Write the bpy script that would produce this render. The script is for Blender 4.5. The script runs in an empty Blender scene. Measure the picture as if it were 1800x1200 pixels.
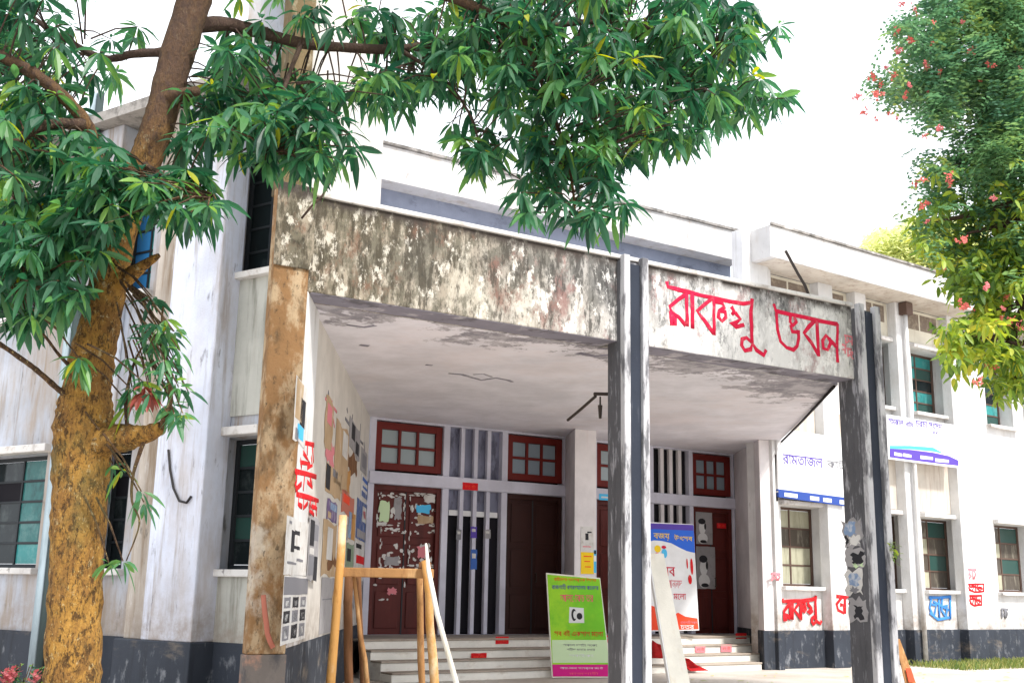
import bpy, math, random
import numpy as np
from mathutils import Vector, Matrix
random.seed(7)
S = bpy.context.scene
COL = S.collection

# ------------------------------------------------------------------ camera
F = 1950.0; EYE = 1.35; PITCH = math.atan(440 / F); ROLL = math.radians(1.1)
fw = np.array([0, math.cos(PITCH), math.sin(PITCH)])
r0 = np.array([1.0, 0, 0]); u0 = np.cross(r0, fw)
cR = math.cos(ROLL) * r0 + math.sin(ROLL) * u0
cU = -math.sin(ROLL) * r0 + math.cos(ROLL) * u0
cam = bpy.data.cameras.new('camera'); cam.sensor_width = 36; cam.sensor_fit = 'HORIZONTAL'
cam.lens = 36 * F / 1800; cam.clip_end = 2000; cam.clip_start = 0.05
co = bpy.data.objects.new('camera', cam); COL.objects.link(co)
co.matrix_world = Matrix(((cR[0], cU[0], -fw[0], 0), (cR[1], cU[1], -fw[1], 0), (cR[2], cU[2], -fw[2], EYE), (0, 0, 0, 1)))
S.camera = co

# ------------------------------------------------------------------ sky, sun, exposure
SUN_EL, SUN_AZ = 52.0, 138.0          # azimuth clockwise from +Y (view direction)
W = bpy.data.worlds.new('World'); S.world = W; W.use_nodes = True
nt = W.node_tree; nt.nodes.clear()
sky = nt.nodes.new('ShaderNodeTexSky'); sky.sky_type = 'NISHITA'; sky.sun_disc = False
sky.sun_elevation = math.radians(SUN_EL); sky.sun_rotation = math.radians(SUN_AZ)
sky.air_density = 1.2; sky.dust_density = 4.0
tc = nt.nodes.new('ShaderNodeTexCoord'); nz = nt.nodes.new('ShaderNodeTexNoise')
nz.inputs['Scale'].default_value = 2.2; nz.inputs['Detail'].default_value = 5
rmp = nt.nodes.new('ShaderNodeValToRGB')
rmp.color_ramp.elements[0].position = 0.30; rmp.color_ramp.elements[0].color = (.80, .80, .80, 1)
rmp.color_ramp.elements[1].position = 0.62; rmp.color_ramp.elements[1].color = (1, 1, 1, 1)
mx = nt.nodes.new('ShaderNodeMixRGB'); mx.inputs[2].default_value = (10.6, 11.0, 11.7, 1)   # bright thin cloud
bg = nt.nodes.new('ShaderNodeBackground'); bg.inputs[1].default_value = 0.10
ow = nt.nodes.new('ShaderNodeOutputWorld')
L = nt.links.new
L(tc.outputs['Generated'], nz.inputs['Vector']); L(nz.outputs['Fac'], rmp.inputs[0])
L(rmp.outputs[0], mx.inputs[0]); L(sky.outputs[0], mx.inputs[1]); L(mx.outputs[0], bg.inputs[0]); L(bg.outputs[0], ow.inputs[0])
sl = bpy.data.lights.new('sun', 'SUN'); sl.energy = 3.0; sl.angle = math.radians(5); sl.color = (1, .96, .91)
so = bpy.data.objects.new('sun', sl); COL.objects.link(so)
a_, e_ = math.radians(SUN_AZ), math.radians(SUN_EL)
sdir = Vector((math.sin(a_) * math.cos(e_), math.cos(a_) * math.cos(e_), math.sin(e_)))
so.rotation_euler = sdir.to_track_quat('Z', 'Y').to_euler()
so.location = (8, -6, 14)
S.view_settings.view_transform = 'Standard'; S.view_settings.look = 'None'
S.view_settings.gamma = 1; S.view_settings.use_curve_mapping = False
S.view_settings.exposure = 0.85
S.render.engine = 'CYCLES'
S.cycles.max_bounces = 8; S.cycles.diffuse_bounces = 5

# ------------------------------------------------------------------ geometry helpers
EY = np.array([0, 0, EYE])
def ray(x, y):
    d = fw + cR * (x - 900) / F - cU * (y - 600) / F
    return d / d[1]
def atz(x, y, z):
    d = ray(x, y); return EY + d * ((z - EYE) / d[2])
def aty(x, y, Y):
    return EY + ray(x, y) * Y
def V(*a): return np.array(a, float)

class Fr:                                  # a vertical wall frame: s along the wall, z up, o outward
    def __init__(self, p, q):
        self.p = V(p[0], p[1]); d = V(q[0], q[1]) - self.p
        self.len = float(np.hypot(*d)); self.u = d / self.len; self.n = V(self.u[1], -self.u[0])
    def P(self, s, z, o=0.0):
        b = self.p + self.u * s + self.n * o
        return V(b[0], b[1], z)
    def hit(self, x, y, o=0.0):
        d = ray(x, y); p = self.p + self.n * o
        t = (self.n @ p) / (self.n @ d[:2]); w = EY + d * t
        return float((w[:2] - self.p) @ self.u), float(w[2])
    def s(self, x, y, o=0.0): return self.hit(x, y, o)[0]
    def z(self, x, y, o=0.0): return self.hit(x, y, o)[1]
    def U3(self): return V(self.u[0], self.u[1], 0)
    def N3(self): return V(self.n[0], self.n[1], 0)

class Pl:                                  # a free plane: s along u, z along v, o along n
    def __init__(self, o, u, v):
        self.o = V(*o); self.u = V(*u) / np.linalg.norm(u); v = V(*v); v = v - self.u * (v @ self.u); self.v = v / np.linalg.norm(v); self.n = np.cross(self.u, self.v)
    def P(self, s, z, o=0.0): return self.o + self.u * s + self.v * z + self.n * o
    def hit(self, x, y, o=0.0):
        d = ray(x, y); b = self.o + self.n * o; t = ((b - EY) @ self.n) / (d @ self.n); w = EY + d * t - b
        return float(w @ self.u), float(w @ self.v)
    def U3(self): return self.u
    def N3(self): return self.n

LOC = {}
def setp(o, **k):
    for a, b in k.items(): o[a] = b
def thing(name, label, cat, loc=(0, 0, 0), group=None):
    o = bpy.data.objects.new(name, None); COL.objects.link(o); o.location = [float(v) for v in loc]
    o.empty_display_size = .2; LOC[o.name] = V(*loc)
    o['label'] = label; o['category'] = cat
    if group: o['group'] = group
    return o
def wl(o):
    return LOC.get(o.name, V(0, 0, 0)) if o else V(0, 0, 0)

class MB:
    def __init__(self): self.v = []; self.f = []; self.t = []; self.ct = 0.0
    def face(self, *pts):
        i = len(self.v); self.v += [tuple(map(float, p)) for p in pts]; self.f.append(tuple(range(i, i + len(pts))))
    def hexa(self, P):                    # 8 corners: bottom 0-3 ccw from above, top 4-7
        i = len(self.v); self.v += [tuple(map(float, p)) for p in P]
        for q in ((3, 2, 1, 0), (4, 5, 6, 7), (0, 1, 5, 4), (1, 2, 6, 5), (2, 3, 7, 6), (3, 0, 4, 7)):
            self.f.append(tuple(i + k for k in q))
        return self
    def box(self, x0, x1, y0, y1, z0, z1):
        return self.hexa([(x0, y0, z0), (x1, y0, z0), (x1, y1, z0), (x0, y1, z0), (x0, y0, z1), (x1, y0, z1), (x1, y1, z1), (x0, y1, z1)])
    def wb(self, fr, s0, s1, z0, z1, o0, o1):   # wall box, o0 inner, o1 outer
        if o0 > o1: o0, o1 = o1, o0
        if s0 > s1: s0, s1 = s1, s0
        if z0 > z1: z0, z1 = z1, z0
        P = fr.P
        return self.hexa([P(s0, z0, o1), P(s1, z0, o1), P(s1, z0, o0), P(s0, z0, o0), P(s0, z1, o1), P(s1, z1, o1), P(s1, z1, o0), P(s0, z1, o0)])
    def prism(self, plan, z0, z1):        # plan ccw from above
        n = len(plan); i = len(self.v)
        A = sum(plan[k][0] * plan[(k + 1) % n][1] - plan[(k + 1) % n][0] * plan[k][1] for k in range(n))
        if A < 0: plan = plan[::-1]
        self.v += [(float(p[0]), float(p[1]), z0) for p in plan] + [(float(p[0]), float(p[1]), z1) for p in plan]
        self.f.append(tuple(i + k for k in range(n))[::-1]); self.f.append(tuple(i + n + k for k in range(n)))
        for k in range(n):
            j = (k + 1) % n; self.f.append((i + k, i + j, i + n + j, i + n + k))
        return self
    def tube(self, pts, rad, n=8, jit=0.0, flat=None, flatk=1.0, cap=True):
        pts = [V(*p) for p in pts]; m = len(pts); i = len(self.v)
        if not hasattr(rad, '__len__'): rad = [rad] * m
        ref = None
        for k in range(m):
            t = pts[min(k + 1, m - 1)] - pts[max(k - 1, 0)]; t = t / (np.linalg.norm(t) + 1e-9)
            if flat is not None:
                b = V(*flat); a = np.cross(t, b); a /= (np.linalg.norm(a) + 1e-9)
            else:
                if ref is None: ref = V(0, 0, 1) if abs(t[2]) < .9 else V(1, 0, 0)
                a = np.cross(t, ref); a /= (np.linalg.norm(a) + 1e-9); b = np.cross(a, t); ref = b
            for q in range(n):
                th = 2 * math.pi * q / n; r = rad[k] * (1 + (random.uniform(-jit, jit) if jit else 0))
                self.v.append(tuple(pts[k] + a * r * math.cos(th) + b * r * flatk * math.sin(th)))
        for k in range(m - 1):
            for q in range(n):
                q2 = (q + 1) % n
                self.f.append((i + k * n + q, i + k * n + q2, i + (k + 1) * n + q2, i + (k + 1) * n + q))
        if cap:
            self.f.append(tuple(i + q for q in range(n))[::-1]); self.f.append(tuple(i + (m - 1) * n + q for q in range(n)))
        return self
    def stroke(self, fr, pts, w, off, th=.004):
        q = []
        for a, b in zip(pts[:-1], pts[1:]):
            q.append(a)
            d = math.hypot(b[0] - a[0], b[1] - a[1])
            if d > 3 * w:
                q.append(((a[0] + b[0]) / 2 + random.uniform(-.12, .12) * w, (a[1] + b[1]) / 2 + random.uniform(-.12, .12) * w))
        q.append(pts[-1])
        P = [fr.P(s, z, off) for s, z in q]
        r = [w / 2 * random.uniform(.85, 1.15) for _ in P]
        i = len(self.v); m = len(P); n = 8; N = fr.N3()
        for k in range(m):
            t = P[min(k + 1, m - 1)] - P[max(k - 1, 0)]; t /= (np.linalg.norm(t) + 1e-9)
            a = np.cross(t, N); a /= (np.linalg.norm(a) + 1e-9)
            for j in range(n):
                A = 2 * math.pi * j / n
                self.v.append(tuple(P[k] + a * r[k] * math.cos(A) + N * th * math.sin(A)))
        for k in range(m - 1):
            for j in range(n):
                j2 = (j + 1) % n; self.f.append((i + k * n + j, i + k * n + j2, i + (k + 1) * n + j2, i + (k + 1) * n + j))
        self.f.append(tuple(i + j for j in range(n))[::-1]); self.f.append(tuple(i + (m - 1) * n + j for j in range(n)))
        return self
    def disc(self, c, a, b, n_, ra, rb, th=.003, k=14):   # thin lens-like patch
        pts = [c + a * ra * math.cos(2 * math.pi * j / k) + b * rb * math.sin(2 * math.pi * j / k) for j in range(k)]
        i = len(self.v); self.v += [tuple(p) for p in pts] + [tuple(p + n_ * th) for p in pts]
        self.f.append(tuple(i + k + j for j in range(k)))
        for j in range(k): self.f.append((i + j, i + (j + 1) % k, i + k + (j + 1) % k, i + k + j))
        return self
    def mesh(self, name, base=(0, 0, 0)):
        me = bpy.data.meshes.new(name); b = V(*base)
        if self.v:
            me.from_pydata([tuple(V(*p) - b) for p in self.v], [], self.f)
        if self.t:
            at = me.attributes.new('tint', 'FLOAT', 'FACE'); at.data.foreach_set('value', self.t)
        me.update(); return me
    def build(self, name, mat, parent=None, smooth=False, bevel=0.0, base=None, **props):
        b = wl(parent) if parent else (base if base is not None else V(0, 0, 0))
        me = self.mesh(name, b)
        me.materials.append(mat)
        if smooth: me.polygons.foreach_set('use_smooth', [True] * len(me.polygons))
        o = bpy.data.objects.new(name, me); COL.objects.link(o)
        if parent: o.parent = parent; LOC[o.name] = V(*b)
        else: o.location = [float(v) for v in b]; LOC[o.name] = V(*b)
        if bevel:
            m = o.modifiers.new('bevel', 'BEVEL'); m.width = bevel; m.segments = 2; m.limit_method = 'ANGLE'
        setp(o, **props)
        return o

def wall_open(mb, fr, s0, s1, z0, z1, o, th, ops):
    ss = sorted({s0, s1, *[min(max(v, s0), s1) for q in ops for v in q[:2]]}); zs = sorted({z0, z1, *[min(max(v, z0), z1) for q in ops for v in q[2:]]})
    def solid(i, j):
        if i < 0 or j < 0 or i >= len(ss) - 1 or j >= len(zs) - 1: return False
        cs, cz = (ss[i] + ss[i + 1]) / 2, (zs[j] + zs[j + 1]) / 2
        return not any(a < cs < b and c < cz < d for a, b, c, d in ops)
    P = fr.P
    for i in range(len(ss) - 1):
        for j in range(len(zs) - 1):
            if not solid(i, j): continue
            a, b, c, d = ss[i], ss[i + 1], zs[j], zs[j + 1]
            mb.face(P(a, c, o), P(b, c, o), P(b, d, o), P(a, d, o))
            mb.face(P(b, c, o - th), P(a, c, o - th), P(a, d, o - th), P(b, d, o - th))
            if not solid(i - 1, j): mb.face(P(a, c, o - th), P(a, c, o), P(a, d, o), P(a, d, o - th))
            if not solid(i + 1, j): mb.face(P(b, c, o), P(b, c, o - th), P(b, d, o - th), P(b, d, o))
            if not solid(i, j - 1): mb.face(P(a, c, o - th), P(b, c, o - th), P(b, c, o), P(a, c, o))
            if not solid(i, j + 1): mb.face(P(a, d, o), P(b, d, o), P(b, d, o - th), P(a, d, o - th))
    return mb

# ------------------------------------------------------------------ materials
def mat(name, base, rough=.85, spec=.2):
    m = bpy.data.materials.new(name); m.use_nodes = True
    b = m.node_tree.nodes['Principled BSDF']
    b.inputs['Base Color'].default_value = (*base, 1); b.inputs['Roughness'].default_value = rough
    b.inputs['Specular IOR Level'].default_value = spec
    return m
def _noise(nt, pos, scale, detail=5, rough=.6, sc=(1, 1, 1), off=(0, 0, 0)):
    mp = nt.nodes.new('ShaderNodeMapping'); mp.inputs['Scale'].default_value = sc; mp.inputs['Location'].default_value = off
    n = nt.nodes.new('ShaderNodeTexNoise'); n.inputs['Scale'].default_value = scale
    n.inputs['Detail'].default_value = detail; n.inputs['Roughness'].default_value = rough
    nt.links.new(pos, mp.inputs['Vector']); nt.links.new(mp.outputs[0], n.inputs['Vector'])
    return n.outputs['Fac']
def _ramp(nt, fac, p0, p1, c0=0.0, c1=1.0):
    r = nt.nodes.new('ShaderNodeMapRange'); r.inputs['From Min'].default_value = p0; r.inputs['From Max'].default_value = p1
    r.inputs['To Min'].default_value = c0; r.inputs['To Max'].default_value = c1; r.interpolation_type = 'SMOOTHSTEP'
    nt.links.new(fac, r.inputs['Value']); return r.outputs[0]
def _mix(nt, fac, a, b):
    m = nt.nodes.new('ShaderNodeMixRGB')
    if isinstance(fac, (int, float)): m.inputs[0].default_value = fac
    else: nt.links.new(fac, m.inputs[0])
    for k, v in ((1, a), (2, b)):
        if isinstance(v, tuple): m.inputs[k].default_value = (*v[:3], 1)
        else: nt.links.new(v, m.inputs[k])
    return m.outputs[0]
def plaster(name, base, layers=(), rough=.9, bump=.15, bscale=40, var=.10, splash=False):
    """layers: (colour, scale, (sx,sy,sz), lo, hi, strength)  stains over a plain coat, in world space"""
    m = mat(name, base, rough); nt = m.node_tree; b = nt.nodes['Principled BSDF']
    g = nt.nodes.new('ShaderNodeNewGeometry').outputs['Position']
    dark = tuple(c * (1 - 2 * var) for c in base)
    c = _mix(nt, _ramp(nt, _noise(nt, g, 1.3, 6, .65), .3, .7), base, dark)
    for k, (col, sc, ax, lo, hi, st) in enumerate(layers):
        f = _ramp(nt, _noise(nt, g, sc, 7, .68, ax, (k * 3.7, k * 1.9, k * 5.3)), lo, hi, 0, st)
        c = _mix(nt, f, c, col)
    if splash:
        sx = nt.nodes.new('ShaderNodeSeparateXYZ'); nt.links.new(g, sx.inputs[0])
        mu = nt.nodes.new('ShaderNodeMath'); mu.operation = 'MULTIPLY'; nt.links.new(_ramp(nt, sx.outputs['Z'], 1.55, .70), mu.inputs[0]); nt.links.new(_ramp(nt, _noise(nt, g, 3.5, 8, .75), .36, .66, .1, .85), mu.inputs[1])
        c = _mix(nt, mu.outputs[0], c, (.27, .22, .18))
    nt.links.new(c, b.inputs['Base Color'])
    bp = nt.nodes.new('ShaderNodeBump'); bp.inputs['Strength'].default_value = bump; bp.inputs['Distance'].default_value = .02
    nt.links.new(_noise(nt, g, bscale, 4), bp.inputs['Height']); nt.links.new(bp.outputs[0], b.inputs['Normal'])
    return m
ST = (4, 4, .35)       # vertical streaks
M = {}
M['white'] = plaster('white_wash', (.70, .70, .70), [((.30, .27, .24), 1.5, ST, .52, .76, .75), ((.42, .36, .30), .8, (1, 1, .6), .52, .75, .5), ((.22, .20, .18), 5, (2, 2, .5), .62, .74, .6)], splash=True)
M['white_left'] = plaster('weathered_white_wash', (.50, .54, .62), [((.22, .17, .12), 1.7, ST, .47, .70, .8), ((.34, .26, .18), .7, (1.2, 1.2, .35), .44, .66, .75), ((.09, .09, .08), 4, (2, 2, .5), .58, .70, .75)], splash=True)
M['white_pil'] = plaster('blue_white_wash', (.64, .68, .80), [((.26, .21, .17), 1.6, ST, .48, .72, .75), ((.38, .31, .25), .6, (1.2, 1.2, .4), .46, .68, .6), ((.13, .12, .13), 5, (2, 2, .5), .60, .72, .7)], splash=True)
M['brown_wash'] = plaster('brown_stained_wash', (.47, .42, .37), [((.20, .14, .085), 1.6, ST, .42, .66, .85), ((.62, .60, .62), 2.2, (3, 3, .5), .56, .70, .7), ((.08, .075, .06), 4, (2, 2, .5), .58, .70, .7)], splash=True)
M['panel_grey'] = plaster('mouldy_panel', (.50, .50, .46), [((.14, .14, .11), 2.0, ST, .46, .72, .8), ((.22, .17, .11), 1, ST, .5, .8, .5)], splash=True)
M['panel_tan'] = plaster('stained_tan_panel', (.62, .57, .50), [((.30, .20, .15), 1.6, ST, .46, .75, .7), ((.36, .33, .22), 1, ST, .55, .8, .5)])
M['panel_cream'] = plaster('cream_panel', (.70, .66, .55), [((.35, .28, .20), 1.6, ST, .52, .8, .5)])
M['plinth'] = plaster('dark_blue_grey_plinth', (.040, .047, .062), [((.24, .25, .27), 3.0, (2, 2, 1), .54, .68, .7), ((.22, .18, .14), 1.2, (1, 1, 2.5), .56, .72, .6), ((.015, .017, .02), 1.2, ST, .5, .75, .6)], rough=.7)
M['pillar_foot'] = plaster('worn_pillar_foot', (.17, .145, .13), [((.36, .20, .14), 3, (1, 1, 1), .50, .62, .8), ((.05, .05, .055), 2.4, (1, 1, .6), .52, .66, .8)])
M['shaft'] = plaster('olive_brown_shaft', (.17,.125,.065), [((.06,.05,.03), 2, (2,2,.8), .46,.64,.8), ((.30,.25,.17), 3, (2,2,1), .55,.68,.7)], bump=.5)
M['beam'] = None
M['ceiling'] = plaster('porch_ceiling_paint', (.84, .83, .90), [((.52, .48, .50), 1.2, (.5, 2.2, 1), .60, .80, .4), ((.74, .66, .66), .5, (1, 1, 1), .45, .7, .4)], bump=.05)
M['hall'] = plaster('lilac_grey_paint', (.64, .64, .74), [((.38, .35, .38), 1.6, ST, .55, .8, .5), ((.6, .57, .6), .7, (1, 1, .6), .55, .75, .4)])
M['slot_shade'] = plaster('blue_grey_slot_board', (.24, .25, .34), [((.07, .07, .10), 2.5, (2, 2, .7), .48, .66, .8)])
M['hall_white'] = plaster('off_white_pier_paint', (.74, .71, .72), [((.50, .36, .34), 1.4, ST, .56, .8, .5), ((.42, .38, .38), 3, (1.5, 1.5, .8), .62, .78, .4)])
M['side'] = plaster('porch_side_paint', (.66, .63, .58), [((.42, .36, .30), 1.2, ST, .55, .78, .5), ((.5, .48, .46), .6, (1, 1, .5), .5, .7, .4)], splash=True)
M['column'] = plaster('weathered_column', (.50, .50, .52), [((.08, .08, .09), 2.0, (4, 4, .8), .47, .60, .85), ((.66, .65, .64), 2.6, (4, 4, .6), .58, .72, .6), ((.04, .045, .05), 3, (5, 5, .8), .62, .72, .8)], bump=.3)
M['column_shade'] = plaster('shaded_column_side', (.11, .11, .12), [((.38, .38, .41), 2.8, (5, 5, .8), .53, .65, .75), ((.04, .04, .045), 1.5, (4, 4, .4), .5, .75, .7)], bump=.3)  # weathered concrete, darkened to hold the shade of the side face
M['groove'] = plaster('shaded_column_groove', (.035, .042, .06), [((.16, .17, .2), 2, (5, 5, .5), .58, .75, .6)])  # near-black paints the shade inside the shallow groove
M['pillar'] = plaster('ochre_stained_pillar', (.27,.15,.068), [((.44,.335,.215), 2.4, (2,2,1), .47,.62,.8), ((.12,.075,.04), 2.6, (2,2,.8), .50,.64,.75), ((.52,.47,.40), 1.1, (1,1,.8), .56,.66,.65), ((.06,.045,.03), 9, (2,2,1.2), .57,.66,.7)], bump=.6, bscale=22)
M['pillar_grey'] = plaster('brown_stained_pillar_head', (.38, .31, .21), [((.17, .12, .07), 1.7, (3, 3, .6), .45, .64, .8), ((.58, .53, .44), 2.4, (2, 2, .8), .54, .68, .7), ((.08, .06, .04), 6, (2, 2, .8), .58, .68, .7)], bump=.3)
M['dark_red'] = plaster('dark_red_door_paint', (.115, .022, .018), [((.06, .014, .012), 1.5, ST, .45, .7, .7), ((.17, .05, .04), 3, (2, 2, .8), .6, .75, .5)], rough=.5, bump=.06)
M['brown_door'] = plaster('dark_brown_door_paint', (.045, .016, .013), [((.025, .01, .01), 1.5, ST, .45, .7, .7)], rough=.55, bump=.05)
M['red_frame'] = plaster('red_window_frame_paint', (.16, .018, .014), [((.07, .012, .01), 2, ST, .5, .75, .6)], rough=.5, bump=.05)
M['pane'] = mat('frosted_pane', (.30, .36, .38), .25, .5)
M['pane_blue'] = mat('blue_grey_pane', (.24, .30, .35), .25, .5)
M['teal'] = plaster('teal_pane', (.045, .27, .265), [((.16, .36, .34), 3, (1, 1, 1), .45, .65, .6), ((.02, .09, .09), 2, (1, 1, .6), .5, .66, .7)], rough=.12, bump=.03, bscale=6)
M['eave_shade'] = plaster('brown_grey_eave_shade', (.20, .16, .13), [((.34, .29, .22), 3, (2, 2, 2), .45, .65, .7)])  # colour of the painted shade below the right wing eave
M['teal_dull'] = plaster('dusty_teal_pane', (.035, .16, .155), [((.12, .24, .23), 3, (1, 1, 1), .48, .66, .6), ((.012, .04, .04), 2, (1, 1, .6), .48, .64, .8)], rough=.12, bump=.03, bscale=6)
M['blue_pane'] = mat('bright_blue_pane', (.05, .25, .55), .2, .5)
M['dark_glass'] = plaster('dark_glass', (.014, .02, .022), [((.06, .075, .075), 3, (1, 1, .7), .52, .70, .7)], rough=.08, bump=.03, bscale=5)
M['green_glass'] = mat('green_dark_glass', (.03, .075, .065), .15, .5)
M['curtain'] = plaster('pale_yellow_pane', (.44, .43, .32), [((.22, .21, .15), 2.5, (4, 4, .5), .45, .66, .7)], rough=.3, bump=.03, bscale=6)
M['brown_glass'] = plaster('brown_pane', (.10, .085, .07), [((.26, .24, .19), 2.5, (3, 3, .6), .5, .68, .7)], rough=.15, bump=.03, bscale=6)
M['grille'] = mat('brown_iron_grille', (.11, .07, .055), .6)
M['dark_frame'] = mat('dark_frame', (.03, .035, .04), .6)
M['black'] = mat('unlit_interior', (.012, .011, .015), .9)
M['lip'] = plaster('lime_lip', (.70, .68, .66), [((.30, .25, .21), 3, (1, 1, 1), .50, .68, .7), ((.10, .09, .08), 8, (1, 1, 1), .58, .68, .7)])
M['fascia'] = plaster('white_fascia', (.62, .61, .60), [((.40, .34, .28), 1.3, (2, 2, .5), .50, .74, .75), ((.20, .18, .16), 4, (2, 2, .6), .60, .72, .6)])
M['roof_edge'] = plaster('mouldy_roof_edge', (.34, .32, .30), [((.08, .075, .07), 3, (1, 1, 1), .42, .62, .8), ((.62, .6, .57), 2, (1, 1, 1), .55, .68, .7)])
M['shaded_band'] = plaster('grey_blue_shaded_band', (.26, .29, .37), [((.10, .11, .15), 1.5, (1.5, 1.5, 3), .5, .7, .6)])  # grey-blue carries the shade under the overhanging fascia
M['step'] = plaster('step_whitewash', (.88, .85, .78), [((.48, .40, .32), 2.2, (1, 1, 2), .52, .74, .7)])
M['tread'] = plaster('worn_step_tread', (.42, .36, .30), [((.17, .13, .10), 2, (1, 1, 1), .48, .7, .6)])
M['floor'] = plaster('porch_floor', (.34, .31, .28), [((.2, .18, .16), 1, (1, 1, 1), .45, .7, .5)])
M['paper'] = plaster('white_paper', (.68, .67, .65), [((.42, .38, .34), 5, (1, 1, 1), .48, .66, .6), ((.25, .22, .2), 14, (1, 1, 1), .60, .70, .6)], bump=.25)
M['paper_grey'] = plaster('grey_paper', (.36, .35, .36), [((.22, .21, .21), 6, (1, 1, 1), .5, .7, .6)], bump=.1)
M['tan_paper'] = plaster('tan_torn_paper', (.50, .36, .22), [((.33, .2, .1), 5, (3, 3, .6), .5, .7, .7), ((.62, .55, .45), 3, (1, 1, 1), .55, .7, .7)], bump=.2)
M['blue_paper'] = plaster('faded_blue_paper', (.22, .32, .50), [((.55, .58, .62), 7, (1, 1, 1), .5, .64, .8)])
M['ink'] = mat('black_ink', (.03, .03, .035), .8)
M['ink_grey'] = mat('grey_ink', (.20, .20, .22), .8)
M['ink_blue'] = mat('blue_ink', (.05, .13, .42), .7)
M['ink_purple'] = mat('purple_ink', (.10, .06, .36), .7)
M['ink_orange'] = mat('orange_ink', (.80, .12, .02), .7)
M['red'] = plaster('bright_red_paint', (.70, .016, .022), [((.66, .12, .11), 8, (1, 1, 1), .54, .68, .7)], bump=.1)
M['pinkred'] = plaster('crimson_brush_paint', (.62, .012, .055), [((.60, .10, .13), 9, (1, 1, 1), .52, .66, .8), ((.40, .01, .03), 5, (1, 1, 1), .5, .7, .6)], bump=.1)
M['fade_red'] = mat('faded_red_brush_paint', (.66, .22, .25), .8)
M['old_red'] = mat('old_red_paint', (.48, .17, .12), .9)
M['blue_paint'] = mat('blue_brush_paint', (.06, .24, .66), .8)
M['yellow'] = mat('yellow_paper', (.85, .58, .02), .7)
M['lime'] = plaster('lime_green_print', (.20, .62, .03), [((.36, .66, .03), .9, (1, 1, 1), .42, .6, .8)], bump=.02, rough=.6)
M['magenta'] = mat('magenta_print', (.62, .01, .22), .6)
M['pale_green'] = mat('pale_green_print', (.56, .72, .44), .6)
M['pinkish'] = mat('pink_print', (.80, .10, .18), .6)
M['cyan'] = mat('cyan_print', (.08, .48, .80), .6)
M['dull_purple'] = plaster('dull_purple_paper', (.16, .11, .24), [((.42, .38, .42), 7, (2, 2, 1), .5, .64, .8)], bump=.15)
M['dull_blue'] = plaster('dull_blue_paper', (.09, .14, .33), [((.48, .48, .50), 7, (2, 2, 1), .52, .64, .8)], bump=.15)
M['dull_green'] = plaster('dull_green_paper', (.28, .36, .26), [((.12, .13, .11), 6, (2, 2, 1), .5, .64, .8)], bump=.15)
M['navy'] = mat('navy_print', (.03, .07, .30), .6)
M['royal'] = mat('royal_blue_print', (.03, .13, .62), .6)
M['orange'] = mat('orange_red_print', (.80, .07, .025), .6)
M['vinyl'] = plaster('white_vinyl', (.80, .81, .82), [((.66, .66, .66), 1, (1, 1, 1), .5, .7, .5)], bump=.02, rough=.5)
M['banner_cloth'] = plaster('red_cloth', (.42, .012, .014), [((.25, .01, .01), 3, (1, 1, 1), .45, .65, .7)])
M['wood'] = plaster('raw_timber', (.40, .21, .085), [((.18, .085, .035), 2.4, (5, 5, .6), .48, .7, .75), ((.60, .40, .20), 2, (3, 3, .4), .54, .7, .7)], bump=.3)
M['wood_dark'] = plaster('dark_timber', (.20, .095, .045), [((.09, .045, .02), 2.4, (5, 5, .6), .48, .7, .75), ((.40, .24, .12), 2, (3, 3, .5), .6, .74, .6)], bump=.3)
M['bamboo'] = plaster('bamboo_skin', (.58, .30, .09), [((.30, .12, .03), 5, (2, 2, .7), .5, .68, .8), ((.72, .58, .38), 1.6, (1, 1, .7), .5, .68, .8)], bump=.2, rough=.6)
M['white_wood'] = plaster('white_painted_timber', (.86, .83, .74), [((.55, .45, .3), 2, (2, 2, .6), .55, .75, .6)])
M['iron'] = mat('rusty_iron', (.05, .04, .035), .7)
M['cable'] = mat('black_cable', (.025, .022, .022), .6)
M['pipe'] = plaster('blue_grey_pipe', (.34, .42, .47), [((.1, .13, .14), 2, ST, .45, .7, .7)])
M['pipe_dark'] = plaster('green_black_pipe', (.05, .07, .07), [((.2, .24, .25), 2, ST, .55, .75, .6)])

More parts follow.
